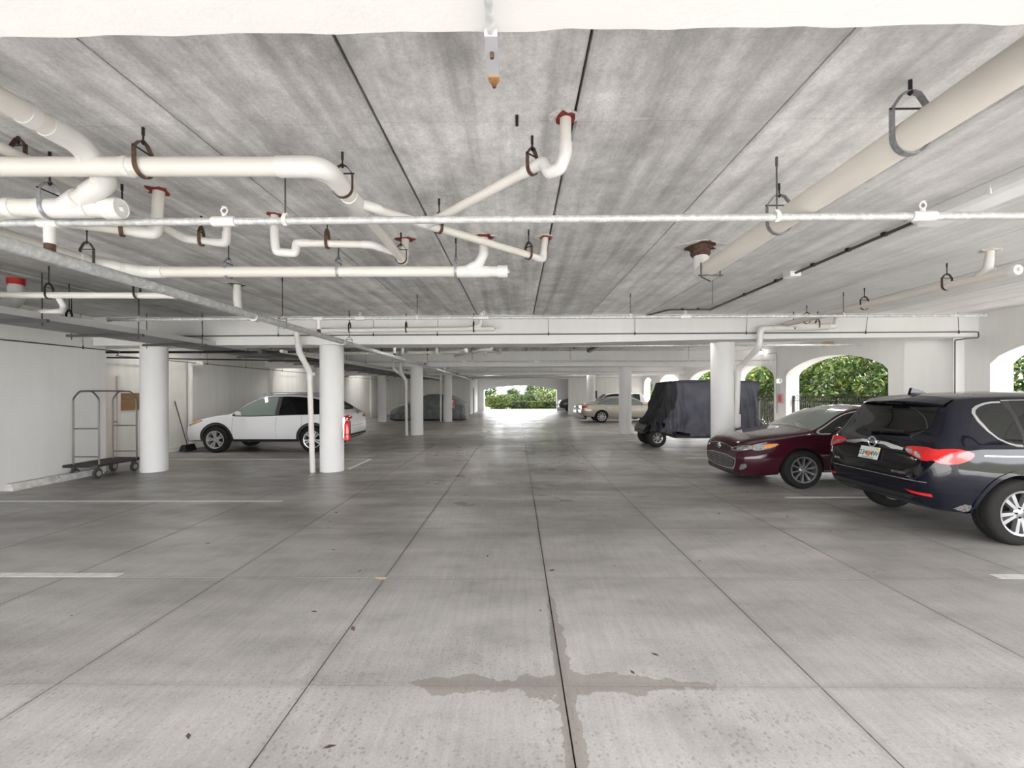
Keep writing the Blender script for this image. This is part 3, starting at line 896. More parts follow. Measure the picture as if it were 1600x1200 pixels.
# --- right-hand pipes
P = thing('drain_pipe', 'thick beige drain pipe running overhead on the right', 'pipe', (2.05, 3.5, 3.02))
run(P, [(2.06, -3.5, 3.07), (2.04, 4.78, 3.01)], 0.083, m=M_PVCB, n=24)
run(P, [(2.04, 4.74, 3.01), (2.04, 4.97, 3.01), (2.04, 5.0, CZ)], 0.076, 0.1, m=M_PVCF)
MB().lathe([(0.085, -0.12), (0.105, -0.10), (0.105, -0.05), (0.115, -0.05), (0.115, 0)], (2.04, 5.0, CZ), (0, 0, 1), 24).build('rusty_collar', M_RUSTY, P)
firestop(P, 2.04, 5.0, 0.085, M_RUSTY)
hanger(P, (2.055, 2.36, 3.027), (0, 1, 0), 0.084, M_HANG, tall=0.14, wd=0.035)
hanger(P, (2.05, 3.52, 3.019), (0, 1, 0), 0.084, M_HANG, tall=0.12, wd=0.035)
mb = MB().band([(1.94, 4.74, 3.06), (1.94, 4.74, 2.91), (2.04, 4.74, 2.86), (2.14, 4.74, 2.91), (2.14, 4.74, 3.06)], (0, 1, 0), 0.025, 0.005)
mb.cyl((1.91, 4.74, 2.925), (2.17, 4.74, 2.925), 0.008, 8)
hk = mb.build('hanger', M_DKCOND, P)
MB().cyl((2.06, 4.74, 2.87), (2.06, 4.74, 2.62), 0.006, 8).build('rod', M_DKCOND, hk)

Q = thing('drain_pipe', 'beige drain pipe with a cleanout cap running along the ceiling at the far right', 'pipe', (5.45, 7, 3.03))
run(Q, [(5.47, 5.00, 3.02), (5.42, 9.05, 3.06)], 0.052, m=M_PVCB)
endcap(Q, (5.47, 4.98, 3.02), (0, -1, 0), 0.052)
run(Q, [(5.46, 5.42, 3.03), (5.45, 5.24, 3.12), (5.45, 5.22, CZ)], 0.04, 0.07)
firestop(Q, 5.45, 5.22, 0.04, M_LIME)
wye(Q, (5.48, 5.3, 3.03), (0, 1, 0), 0.052, (0, -0.4, 0.6), 0.042, 0.3, 0.12)
for y in (5.75, 7.1, 8.5):
    hanger(Q, (5.46, y, 3.04), (0, 1, 0), 0.052, M_RUSTY)
run(Q, [(5.42, 9.0, 3.055), (5.75, 9.14, 3.03), (6.45, 9.16, 3.02), (6.5, 9.12, CZ)], 0.05, 0.08)
run(Q, [(6.2, 9.16, 3.02), (5.2, 9.18, 2.99)], 0.052)
for x in (5.62, 6.1):
    hanger(Q, (x, 9.16, 3.02), (1, 0, 0), 0.052, M_RUSTY)

conduit('grey electrical conduit along the ceiling behind the strip light', [(3.74, 4.18, 3.29), (3.74, 8.75, 3.29)], 0.016, M_DKCOND, clips=[(3.74, y, 3.295) for y in (4.6, 5.1, 5.7, 6.5, 7.4)])
conduit('short grey conduit across the ceiling to the right of centre', [(3.74, 8.70, 3.29), (2.95, 8.72, 3.29), (2.7, 9.35, 3.29)], 0.016, M_DKCOND, clips=[(3.5, 8.70, 3.295), (3.2, 8.71, 3.295)])
jb = MB().box(3.67, 3.81, 6.05, 6.22, CZ - 0.07, CZ)
tag(jb.build('junction_box', M_WHITEPL, None, smooth=False), 'small white junction box on the ceiling conduit at right', 'junction box')
# pipe stub strapped under the near beam
sb = thing('conduit', 'galvanised conduit ending in a rusty strap under the near beam', 'conduit', (-0.07, 1.2, BZ))
MB().cyl((-0.07, 0.5, BZ - 0.02), (-0.07, 1.24, BZ - 0.02), 0.0115, 14).build('tube', M_GALV, sb)
MB().prism([(-0.088, 1.24), (-0.052, 1.24), (-0.052, 1.42), (-0.07, 1.45), (-0.088, 1.42)], 'z', BZ - 0.034, BZ - 0.012).build('strap_end', mat('pale_strap', (0.55, 0.56, 0.60), 0.4, 0.3), sb, smooth=False)
MB().prism([(-0.086, 1.395), (-0.054, 1.395), (-0.054, 1.418), (-0.07, 1.445), (-0.086, 1.418)], 'z', BZ - 0.038, BZ - 0.033).build('rust_spot', mat('rust_spot', (0.33, 0.17, 0.06), 0.8, var=0.4, scale=80), sb, smooth=False)
for y in (1.30, 1.425):
    MB().cyl((-0.07, y, BZ - 0.05), (-0.07, y, BZ - 0.03), 0.006, 8).build('screw', M_RUSTY, sb)
tag(MB().box(-0.005, 0.012, 2.62, 2.72, CZ - 0.006, CZ + 0.004).build('slot_insert', M_BLACK, None, smooth=False), 'small black slot insert cast in the ceiling', 'insert')

# strip light on the right
SL = thing('strip_light', 'long white fluorescent strip light on the ceiling at right', 'light', (3.78, 3.6, CZ - 0.1))
MB().prism([(3.66, CZ), (3.66, CZ - 0.055), (3.70, CZ - 0.075), (3.90, CZ - 0.075), (3.94, CZ - 0.055), (3.94, CZ)], 'y', 1.75, 4.2).build('housing', M_WHITEPL, SL, smooth=False)
MB().prism([(3.685, CZ - 0.075), (3.70, CZ - 0.11), (3.90, CZ - 0.11), (3.915, CZ - 0.075)], 'y', 1.78, 4.17).build('diffuser', mat('strip_diffuser', (0.78, 0.78, 0.78), 0.3, emit=(1, 0.98, 0.94), estr=0.05), SL, smooth=False)
for y in (2.3, 2.9, 3.5, 4.0):
    MB().box(3.655, 3.67, y, y + 0.02, CZ - 0.10, CZ - 0.03).build('latch', M_WHITEPL, SL, smooth=False)

# --- cable tray on trapeze struts, left
TX0, TX1, TZ = -7.36, -6.38, 2.70
T = thing('cable_tray', 'grey sheet metal cable tray hung on trapeze struts at left', 'cable tray', (-6.9, 12, TZ))
MB().box(TX0, TX1, 3.0, 33.5, TZ, TZ + 0.006).build('pan', M_ALU, T, smooth=False)
for x in (TX0, TX1):
    MB().box(x - 0.012, x + 0.012, 3.0, 33.5, TZ, TZ + 0.09).build('side_rail', mat('tray_rail', (0.55, 0.55, 0.55), 0.4, 0.4), T, smooth=False)
ys = [4.4 + 1.53 * k for k in range(19)]
for k, y in enumerate(ys):
    if any(abs(y - b) < 0.4 for b in BEAMY): y += 0.5
    s_ = MB().box(-7.58, -6.28, y - 0.02, y + 0.02, TZ - 0.045, TZ - 0.002).build('strut', M_DKCOND, T, smooth=False)
    for x in (-7.50, -6.62 + 0.26):
        MB().cyl((x, y, TZ - 0.09), (x, y, CZ), 0.0065, 8).build('rod', M_BLACK, s_)
for q, (x, z, r) in enumerate([(-7.2, 0.05, 0.035), (-7.08, 0.045, 0.03), (-6.98, 0.05, 0.035), (-6.84, 0.045, 0.03), (-6.72, 0.05, 0.035), (-6.55, 0.06, 0.045)]):
    MB().tube([(x, 3.0, TZ + z), (x, 33.5, TZ + z)], r, 8).build('cable', [M_DKCOND, M_ALU, M_BLACK][q % 3], T)

# --- services in the second bay (smaller in view)
S1 = thing('drain_pipe', 'white drain pipe with traps seen beyond the first beam left of centre', 'pipe', (-3, 14.5, 3.0))
run(S1, [(-8.0, 14.6, 2.99), (-3.6, 14.5, 2.99), (-0.95, 14.5, 3.02)], 0.055)
run(S1, [(-2.4, 14.5, 3.0), (-1.75, 13.9, 2.97), (-1.5, 13.2, 2.95)], 0.06, 0.1)
for (x, y) in ((-3.6, 14.2), (-2.5, 14.1), (-1.0, 14.3)):
    run(S1, [(x, y + 0.3, 3.0), (x, y, 2.92), (x, y - 0.15, 2.95), (x, y - 0.16, CZ)], 0.045, 0.08)
for x in (-6.2, -4.4, -2.9):
    hanger(S1, (x, 14.52, 2.99), (1, 0, 0), 0.055, M_BLACK)
S2 = thing('drain_pipe', 'slim white branch pipe beyond the first beam near the ceiling centre', 'pipe', (-0.6, 13.5, 3.0))
run(S2, [(-2.2, 15.8, 2.98), (-1.1, 13.6, 3.0), (-0.75, 13.3, 2.98), (-0.7, 13.3, CZ)], 0.045, 0.1)
run(S2, [(-1.1, 13.6, 3.0), (-0.55, 14.6, 2.97), (-0.55, 14.6, CZ)], 0.04, 0.1)
hanger(S2, (-1.4, 14.2, 2.99), (0.45, -0.9, 0), 0.045, M_BLACK)
S3 = thing('drain_pipe', 'white drain pipe beyond the second beam left of centre', 'pipe', (-3, 22.5, 2.9))
run(S3, [(-8.0, 22.6, 2.93), (-1.2, 22.5, 2.95)], 0.055)
run(S3, [(-3.5, 22.5, 2.94), (-3.2, 21.7, 2.9), (-3.2, 21.6, CZ)], 0.05, 0.1)
for x in (-6.2, -4.4, -2.0):
    hanger(S3, (x, 22.55, 2.94), (1, 0, 0), 0.055, M_BLACK)
lbl = ['dark pipe running lengthwise beyond the first beam, nearest the cable tray', 'dark pipe running lengthwise beyond the first beam, between tray and left columns', 'dark lengthwise pipe beyond the first beam, closest to the left columns']
for k, (x, z, r) in enumerate([(-5.9, 2.665, 0.05), (-5.4, 2.66, 0.04), (-4.95, 2.63, 0.035)]):
    conduit(lbl[k], [(x, 10.2, z), (x, 34, z)], r, [M_DKCOND, M_PVC, M_GALV][k], rods=[(x, y, z + r, x, y) for y in (12.2, 14.6, 20, 24)])
lbl = ['dark unlit strip fixture on the ceiling right of centre beyond the first beam', 'dark rusty strip fixture on the ceiling beyond the first beam, left of its twin']
for k, (x, y0, y1) in enumerate([(2.75, 13.5, 17.2), (2.05, 13.0, 15.9)]):
    t = thing('strip_fixture', lbl[k], 'light', (x, y0, CZ - 0.1))
    MB().box(x - 0.07, x + 0.07, y0, y1, CZ - 0.09, CZ).build('housing', mat('brown_fixture', (0.13, 0.115, 0.105), 0.6, var=0.3), t, smooth=False)
    MB().box(x - 0.05, x + 0.05, y0 + 0.05, y1 - 0.05, CZ - 0.12, CZ - 0.09).build('diffuser', mat('grey_diffuser', (0.4, 0.39, 0.38), 0.4), t, smooth=False)

# --- unseen strip lights added behind the beams to brighten the far bays
def strip(x, y0, y1, label):
    t = thing('strip_light', label, 'light', (x, (y0 + y1) / 2, CZ - 0.1), 0, 'added fill lights behind the beams')
    MB().prism([(x - 0.14, CZ), (x - 0.14, CZ - 0.055), (x - 0.10, CZ - 0.075), (x + 0.10, CZ - 0.075), (x + 0.14, CZ - 0.055), (x + 0.14, CZ)], 'y', y0, y1).build('housing', M_WHITEPL, t, smooth=False)
    MB().prism([(x - 0.115, CZ - 0.075), (x - 0.10, CZ - 0.11), (x + 0.10, CZ - 0.11), (x + 0.115, CZ - 0.075)], 'y', y0 + 0.03, y1 - 0.03).build('diffuser', mat('fill_diffuser', (0.85, 0.85, 0.85), 0.3, emit=(1, 0.97, 0.92), estr=10.0), t, smooth=False)
ordn = ['first', 'second', 'third']
for k, y0 in enumerate((10.13, 18.4, 26.7)):
    for x, side in ((-8.8, 'near the left wall'), (-1.8, 'over the left of the aisle'), (3.78, 'over the right columns'), (7.5, 'near the right wall')):
        a, b = y0, y0 + 2.3
        if k == 0 and x < -5: a, b = 11.5, 13.0
        if k == 0 and x > 3: b = y0 + (1.6 if x > 5 else 1.2)
        strip(x, a, b, 'added fill strip light hidden behind the %s beam %s' % (ordn[k], side))

# ================================================================== VEHICLES
def pchip(xs, ys, xq):
    xs = np.array(xs, float); ys = np.array(ys, float)
    h = np.diff(xs); d = np.diff(ys) / h
    m = np.zeros_like(ys)
    for i in range(1, len(xs) - 1):
        if d[i - 1] * d[i] > 0:
            w1, w2 = 2 * h[i] + h[i - 1], h[i] + 2 * h[i - 1]
            m[i] = (w1 + w2) / (w1 / d[i - 1] + w2 / d[i])
    m[0], m[-1] = d[0], d[-1]
    i = np.clip(np.searchsorted(xs, xq) - 1, 0, len(xs) - 2)
    t = (xq - xs[i]) / h[i]
    return ((1 + 2 * t) * (1 - t) ** 2 * ys[i] + t * (1 - t) ** 2 * h[i] * m[i] + t * t * (3 - 2 * t) * ys[i + 1] + t * t * (t - 1) * h[i] * m[i + 1])

KEYS = ['x', 'zb', 'wb', 'zm', 'wm', 'zs', 'ws', 'zr', 'wr', 'zt']
class Shape:
    def __init__(s, table):
        s.t = {k: [r[i] for r in table] for i, k in enumerate(KEYS)}
        s.x0, s.x1 = table[0][0], table[-1][0]
    def __call__(s, k, x): return float(pchip(s.t['x'], s.t[k], np.array(x, float)))

def section(S, x, it=2):
    g_ = {k: S(k, x) for k in KEYS[1:]}
    half = [(0, g_['zb']), (g_['wb'] * 0.9, g_['zb']), (g_['wb'], g_['zb'] + 0.03),
            (g_['wm'], g_['zm']), (g_['ws'] * 1.003, g_['zs'] - 0.045), (g_['ws'], g_['zs']), (g_['ws'] - 0.012, g_['zs'] + 0.014 * (1 if g_['zr'] - g_['zs'] > 0.03 else 0.3)),
            (g_['wr'] + 0.03, g_['zr'] - 0.03), (g_['wr'] - 0.02, g_['zr'] + 0.01), (g_['wr'] * 0.5, g_['zt'] - 0.01 * (g_['zt'] > g_['zr'])), (0, g_['zt'])]
    return chaikin(half, it, closed=False)

def body_mesh(S, wheels, extra=0.05, well=True, n=120):
    xs = []
    L = S.x1 - S.x0
    for k in range(n + 1):
        t = k / n
        u = 0.5 - 0.5 * math.cos(PI * t)
        xs.append(S.x0 + L * (0.45 * t + 0.55 * u))
    rows = []
    for x in xs:
        h = section(S, x)
        full = [(x, y, z) for (y, z) in h] + [(x, -y, z) for (y, z) in h[-2:0:-1]]
        rows.append(full)
    mb = MB().grid(rows, wrap=True)
    nc = len(rows[0])
    mb.f.append(list(range(nc))); mb.f.append([(len(rows) - 1) * nc + k for k in range(nc)])
    me = mb.mesh('body', smooth=True, ang=28)
    if not well: return me
    cut = MB()
    for wx in wheels['xs']:
        for sy in (1, -1):
            cut.cyl((wx, sy * (wheels['y'] - 0.22), wheels['r']), (wx, sy * 1.3, wheels['r']), wheels['r'] + extra, 40)
    cme = cut.mesh('cutter', smooth=False)
    oa = bpy.data.objects.new('body_tmp', me); ob = bpy.data.objects.new('cut_tmp', cme)
    COL.objects.link(oa); COL.objects.link(ob)
    md = oa.modifiers.new('b', 'BOOLEAN'); md.operation = 'DIFFERENCE'; md.object = ob; md.solver = 'EXACT'
    dg = bpy.context.evaluated_depsgraph_get()
    res = bpy.data.meshes.new_from_object(oa.evaluated_get(dg))
    bpy.data.objects.remove(oa); bpy.data.objects.remove(ob)
    res.polygons.foreach_set('use_smooth', [True] * len(res.polygons))
    res.set_sharp_from_angle(angle=math.radians(28))
    return res

class Car:
    def __init__(s, name, label, cat, loc, rz, table, wheels, paint, scale=1.0):
        s.root = thing(name, label, cat, loc, rz)
        if scale != 1.0: s.root.scale = (scale,) * 3
        s.S = Shape(table); s.wh = wheels
        me = body_mesh(s.S, wheels)
        me.name = 'body'
        me.materials.clear(); me.materials.append(paint); me.materials.append(M_WELL)
        for p in me.polygons:
            c = p.center
            for wx in wheels['xs']:
                dd = math.hypot(c.x - wx, c.z - wheels['r'])
                if dd < wheels['r'] + 0.049 and abs(p.normal.x * (c.x - wx) + p.normal.z * (c.z - wheels['r'])) >= 0 and dd < wheels['r'] + 0.0505:
                    if abs(c.y) < 0.99 * s.S('wm', c.x) or dd < wheels['r'] + 0.04: p.material_index = 1
            if p.normal.z < -0.8 and c.z < 0.5: p.material_index = 1
        s.body = bpy.data.objects.new('body', me); COL.objects.link(s.body); s.body.parent = s.root
        bm = bmesh.new(); bm.from_mesh(me)
        s.bvh = BVHTree.FromBMesh(bm); bm.free()
        s.wheelset()
    def hit(s, axis, a, b):
        o, d = {'l': ((a, 3, b), (0, -1, 0)), 'r': ((a, -3, b), (0, 1, 0)), 'f': ((9, a, b), (-1, 0, 0)), 'b': ((-5, a, b), (1, 0, 0)), 't': ((a, b, 5), (0, 0, -1))}[axis]
        p, n, i, dist = s.bvh.ray_cast(Vector(o), Vector(d))
        if p is None: return None
        if n.dot(Vector(d)) > 0: n = -n
        return p, n
    def patch(s, name, axis, poly, m, off=0.004, it=0, step=0.05, parent=None, skirt=True, label=None):
        if it: poly = chaikin(poly, it)
        # refine the outline
        ref = []
        for i, a in enumerate(poly):
            b = poly[(i + 1) % len(poly)]
            L = math.dist(a, b); k = max(1, int(L / step))
            for q in range(k): ref.append((a[0] + (b[0] - a[0]) * q / k, a[1] + (b[1] - a[1]) * q / k))
        nb = len(ref)
        xs = [p[0] for p in ref]; ys = [p[1] for p in ref]
        def inside(x, y):
            c = False; j = nb - 1
            for i in range(nb):
                if (ref[i][1] > y) != (ref[j][1] > y) and x < (ref[j][0] - ref[i][0]) * (y - ref[i][1]) / (ref[j][1] - ref[i][1]) + ref[i][0]: c = not c
                j = i
            return c
        pts = list(ref)
        x = min(xs) + step * 0.5
        while x < max(xs):
            y = min(ys) + step * 0.5
            while y < max(ys):
                if inside(x, y) and min((x - p[0]) ** 2 + (y - p[1]) ** 2 for p in ref) > (step * 0.3) ** 2: pts.append((x, y))
                y += step
            x += step
        vo, eo, fo, *_ = delaunay_2d_cdt([Vector(p) for p in pts], [], [list(range(nb))], 1, 1e-6)
        vs = []; ns = []; ok = []
        for p in vo:
            h = s.hit(axis, p[0], p[1])
            if h is None: vs.append(None); ns.append(None); continue
            vs.append(h[0] + h[1] * off); ns.append(h[1])
        mb = MB(); idx = {}
        for i, v in enumerate(vs):
            if v is not None: idx[i] = len(mb.v); mb.v.append(tuple(v))
        ec = {}
        for f in fo:
            if all(i in idx for i in f):
                mb.f.append([idx[i] for i in f])
                for a, b in zip(f, f[1:] + f[:1]): ec[(min(a, b), max(a, b))] = ec.get((min(a, b), max(a, b)), 0) + 1
        if skirt:
            low = {}
            for (a, b), c in ec.items():
                if c == 1:
                    for i in (a, b):
                        if i not in low: low[i] = len(mb.v); mb.v.append(tuple(vs[i] - ns[i] * (off + 0.012)))
                    mb.f.append([idx[a], idx[b], low[b], low[a]])
        if not mb.f: return None
        o = mb.build(name, m, parent or s.root, local=True, ang=40)
        if label: o['label'] = label
        return o
    def both(s, name, poly, m, **kw):
        r = []
        for ax in 'lr': r.append(s.patch(name, ax, poly, m, **kw))
        return r
    def bothf(s, name, axis, poly, m, **kw):
        s.patch(name, axis, poly, m, **kw); s.patch(name, axis, [(-a, b) for a, b in poly], m, **kw)
    def seam(s, pts, axis='lr', wd=0.007, m=None):
        for ax in axis:
            L = []; Rr = []
            for i, p in enumerate(pts):
                a = Vector(pts[max(i - 1, 0)]); b = Vector(pts[min(i + 1, len(pts) - 1)])
                d = (b - a).normalized(); nn = Vector((-d.y, d.x)) * wd / 2
                L.append((p[0] + nn.x, p[1] + nn.y)); Rr.append((p[0] - nn.x, p[1] - nn.y))
            s.patch('panel_gap', ax, L + Rr[::-1], m or M_PLBLK, off=0.0012, step=0.08, skirt=False)
    def glass_poly(s, xa, xb, lo=0.03, hi=0.05, n=14):
        up, dn = [], []
        for k in range(n + 1):
            x = xa + (xb - xa) * k / n
            a, b = s.S('zs', x) + lo, s.S('zr', x) - hi
            if b - a < 0.012: continue
            up.append((x, b)); dn.append((x, a))
        return dn + up[::-1]
    def wheelset(s):
        W = s.wh; r, wd = W['r'], W['w']; rr = W.get('rim', r * 0.66); sp = W.get('spokes', 10)
        m_rim = W.get('mat', M_ALLOY)
        # tyre, axis along y, outer face +y
        t = MB().lathe([(rr, -wd / 2 + 0.01), (rr + 0.02, -wd / 2), (r - 0.035, -wd / 2 + 0.004), (r - 0.012, -wd / 2 + 0.022), (r, -wd / 2 + 0.045), (r, -0.012), (r - 0.008, -0.010), (r - 0.008, 0.010), (r, 0.012),
                        (r, wd / 2 - 0.045), (r - 0.012, wd / 2 - 0.022), (r - 0.035, wd / 2 - 0.004), (rr + 0.02, wd / 2), (rr, wd / 2 - 0.01), (rr, -wd / 2 + 0.01)], (0, 0, 0), (0, 1, 0), 44, close=False)
        tm = t.mesh('wheel', ang=40); tm.materials.append(M_TYRE)
        lip = MB().lathe([(rr + 0.004, wd / 2 - 0.012), (rr + 0.004, wd / 2 + 0.002), (rr - 0.018, wd / 2 - 0.002), (rr - 0.022, wd / 2 - 0.03), (rr - 0.03, -wd / 2 + 0.02), (rr + 0.002, -wd / 2 + 0.01)], (0, 0, 0), (0, 1, 0), 44, close=False)
        yo = wd / 2 - 0.02
        lip.lathe([(rr * 0.30, yo - 0.05), (rr * 0.30, yo - 0.012), (rr * 0.22, yo), (0.001, yo + 0.004)], (0, 0, 0), (0, 1, 0), 20)
        sw = W.get('sw', 0.028)
        for k in range(sp):
            a = 2 * PI * k / sp
            if W.get('paired'): a += (0.10 if k % 2 else -0.10) * W['paired']
            ca, sa = math.cos(a), math.sin(a)
            def PT(rad, off, y): return (ca * rad - sa * off, y, sa * rad + ca * off)
            w0, w1 = sw * 0.75, sw * W.get('flare', 1.0)
            r0, r1 = rr * 0.24, rr - 0.012
            vs = [PT(r0, -w0, yo - 0.04), PT(r0, w0, yo - 0.04), PT(r0, w0 * 0.7, yo - 0.002), PT(r0, -w0 * 0.7, yo - 0.002),
                  PT(r1, -w1, yo - 0.04), PT(r1, w1, yo - 0.04), PT(r1, w1 * 0.7, yo + 0.004), PT(r1, -w1 * 0.7, yo + 0.004)]
            lip.add(vs, [[0, 1, 2, 3], [7, 6, 5, 4], [0, 4, 5, 1], [1, 5, 6, 2], [2, 6, 7, 3], [3, 7, 4, 0]])
        lm = lip.mesh('rim', ang=30); lm.materials.append(m_rim)
        dk = MB().lathe([(rr - 0.025, yo - 0.10), (0.001, yo - 0.10)], (0, 0, 0), (0, 1, 0), 30, close=False)
        nuts = 5
        for k in range(nuts):
            a = 2 * PI * k / nuts
            dk.cyl((math.cos(a) * rr * 0.21, yo - 0.01, math.sin(a) * rr * 0.21), (math.cos(a) * rr * 0.21, yo + 0.010, math.sin(a) * rr * 0.21), 0.011, 6)
        dm_ = dk.mesh('brake_disc', smooth=False); dm_.materials.append(M_WELL)
        for wx in W['xs']:
            for sy in (1, -1):
                o = bpy.data.objects.new('wheel', tm); COL.objects.link(o); o.parent = s.root
                o.location = (wx, sy * (W['y']), r); o.rotation_euler = (0, 0.3 * wx, 0 if sy > 0 else PI)
                for nme, me in (('rim', lm), ('brake_disc', dm_)):
                    c = bpy.data.objects.new(nme, me); COL.objects.link(c); c.parent = o
    def arches(s, m, rad=0.05, wd=0.05):
        for wx in s.wh['xs']:
            r0 = s.wh['r'] + rad + 0.003; r1 = r0 + wd
            poly = [(wx + math.cos(a) * r1, s.wh['r'] + math.sin(a) * r1) for a in [-0.12 + (PI + 0.24) * k / 20 for k in range(21)]]
            poly += [(wx + math.cos(a) * r0, s.wh['r'] + math.sin(a) * r0) for a in [PI + 0.12 - (PI + 0.24) * k / 20 for k in range(21)]]
            s.both('arch_trim', poly, m, off=0.008, step=0.035)
    def mirror_cap(s, x, z, m, y=0.98):
        for sy in (1, -1):
            mb = MB()
            rows = []
            for k in range(9):
                t = k / 8; sc = math.sqrt(max(0.02, 1 - (2 * t - 1) ** 2))
                rows.append([(x + 0.07 * sc * math.cos(a) * 1.0, sy * (y - 0.11 + 0.22 * t), z + 0.065 * sc ** 0.6 * math.sin(a)) for a in [2 * PI * q / 14 for q in range(14)]])
            mb.grid(rows, wrap=True)
            mb.box(x - 0.03, x + 0.03, min(sy * 0.80, sy * (y - 0.08)), max(sy * 0.80, sy * (y - 0.08)), z - 0.07, z - 0.03)
            o = mb.build('side_mirror', m, s.root, local=True, ang=60)

SUV = [
 (-.950,.52,.52,.58,.60,.64,.60,.70,.50,.715),
 (-.925,.45,.64,.57,.73,.72,.72,.82,.64,.84),
 (-.880,.40,.72,.59,.81,.86,.80,.98,.72,1.00),
 (-.820,.37,.77,.62,.865,.95,.85,1.08,.77,1.11),
 (-.740,.34,.80,.65,.89,1.02,.875,1.17,.74,1.20),
 (-.500,.32,.82,.66,.912,1.05,.89,1.54,.64,1.585),
 (-.400,.31,.83,.66,.918,1.06,.895,1.60,.62,1.645),
 (0.00,.29,.84,.66,.925,1.06,.90,1.63,.62,1.685),
 (0.80,.27,.84,.62,.922,1.04,.90,1.64,.62,1.70),
 (1.35,.27,.84,.60,.918,1.03,.895,1.62,.61,1.685),
 (1.75,.27,.84,.60,.918,1.02,.89,1.53,.62,1.60),
 (2.45,.27,.84,.60,.92,1.02,.88,1.05,.80,1.11),
 (2.90,.29,.83,.62,.915,.97,.86,1.00,.74,1.05),
 (3.35,.31,.80,.60,.88,.88,.82,.92,.68,.96),
 (3.58,.34,.70,.55,.78,.74,.74,.82,.58,.85),
 (3.68,.42,.58,.52,.66,.64,.62,.70,.48,.72)]
SEDAN = [
 (-1.10,.50,.50,.58,.60,.68,.62,.74,.50,.76),
 (-1.06,.42,.62,.58,.72,.80,.72,.92,.62,.945),
 (-.960,.36,.72,.60,.82,.93,.80,1.02,.68,1.05),
 (-.700,.32,.78,.62,.885,.97,.84,1.05,.72,1.09),
 (-.400,.30,.80,.62,.905,.98,.86,1.08,.74,1.12),
 (0.45,.27,.82,.60,.915,.965,.875,1.36,.57,1.41),
 (0.90,.26,.82,.60,.915,.955,.875,1.40,.57,1.45),
 (1.50,.26,.82,.60,.915,.945,.875,1.395,.57,1.45),
 (1.85,.26,.82,.58,.915,.945,.875,1.34,.58,1.39),
 (2.65,.25,.82,.58,.915,.935,.865,.99,.77,1.035),
 (3.15,.22,.80,.56,.90,.86,.82,.905,.68,.945),
 (3.55,.185,.76,.52,.85,.78,.76,.84,.60,.885),
 (3.78,.175,.66,.48,.76,.68,.70,.76,.54,.80),
 (3.86,.20,.54,.46,.62,.58,.60,.66,.46,.69)]

P_NAVY = mat('navy_paint', (0.0022, 0.003, 0.010), 0.3, 0.0, coat=1.0, spec=0.0)
P_MAROON = mat('maroon_paint', (0.040, 0.005, 0.013), 0.3, 0.0, coat=1.0, spec=0.05)
P_WHITE = mat('white_paint', (0.80, 0.80, 0.81), 0.3, coat=1.0)
P_CHAMP = mat('champagne_paint', (0.47, 0.43, 0.37), 0.3, 0.3, coat=1.0)
P_SILVER = mat('silver_paint', (0.60, 0.61, 0.63), 0.3, 0.4, coat=1.0)
P_GREY = mat('charcoal_paint', (0.06, 0.062, 0.066), 0.3, 0.3, coat=1.0)
M_INTER = mat('pale_glass', (0.20, 0.24, 0.225), 0.04, spec=0.8, coat=1.0)

def suv_common(c, glass=M_GLASS, chrome=True, qpoly=None, rearx=-0.32):
    S = c.S
    if chrome:
        c.both('window_trim', c.glass_poly(0.06 if qpoly else rearx - 0.015, 2.30, 0.018, 0.040), M_CHROME, off=0.004)
    c.both('pillar_panel', c.glass_poly(0.06 if qpoly else rearx, 2.28, 0.03, 0.05), M_PLBLK, off=0.0055)
    if qpoly:
        qx = sum(p[0] for p in qpoly) / len(qpoly); qz = sum(p[1] for p in qpoly) / len(qpoly)
        c.both('window_trim', [(min(0.09, qx + (x - qx) * 1.16 - 0.01), qz + (z - qz) * 1.09) for x, z in qpoly], M_CHROME, off=0.0042, it=1)
        c.both('side_window', qpoly, glass, off=0.008, it=1)
    for xa, xb in (() if qpoly else ((rearx, 0.10),)) + ((0.15, 0.80), (0.87, 2.26)):
        c.both('side_window', c.glass_poly(xa, xb), glass, off=0.008)
    xs = [1.80 + (2.40 - 1.80) * k / 8 for k in range(9)]
    pl = [(x, S('wr', x) - 0.02) for x in xs]
    c.patch('windshield', 't', pl + [(x, -y) for x, y in pl[::-1]], glass, off=0.006)
    for x in (0.12, 0.84, 2.02):
        c.seam([(x - 0.02, S('zs', x) + 0.0), (x, 0.75), (x + 0.02, 0.34)])
    c.seam([(0.14, 0.36), (2.02, 0.36)])
    for x in (0.22, 1.0):
        c.both('door_handle', [(x, 0.93), (x + 0.2, 0.93), (x + 0.2, 0.965), (x, 0.965)], M_CHROME, off=0.02, it=1)
    c.mirror_cap(2.13, 1.13, c.body.data.materials[0])
    c.bothf('headlight', 'f', [(0.40, 0.72), (0.62, 0.74), (0.80, 0.84), (0.72, 0.87), (0.44, 0.80)], M_CLEAR, off=0.006, it=1)
    c.patch('grille', 'f', [(-0.36, 0.52), (0.36, 0.52), (0.44, 0.72), (-0.44, 0.72)], M_PLBLK, off=0.006, it=1)

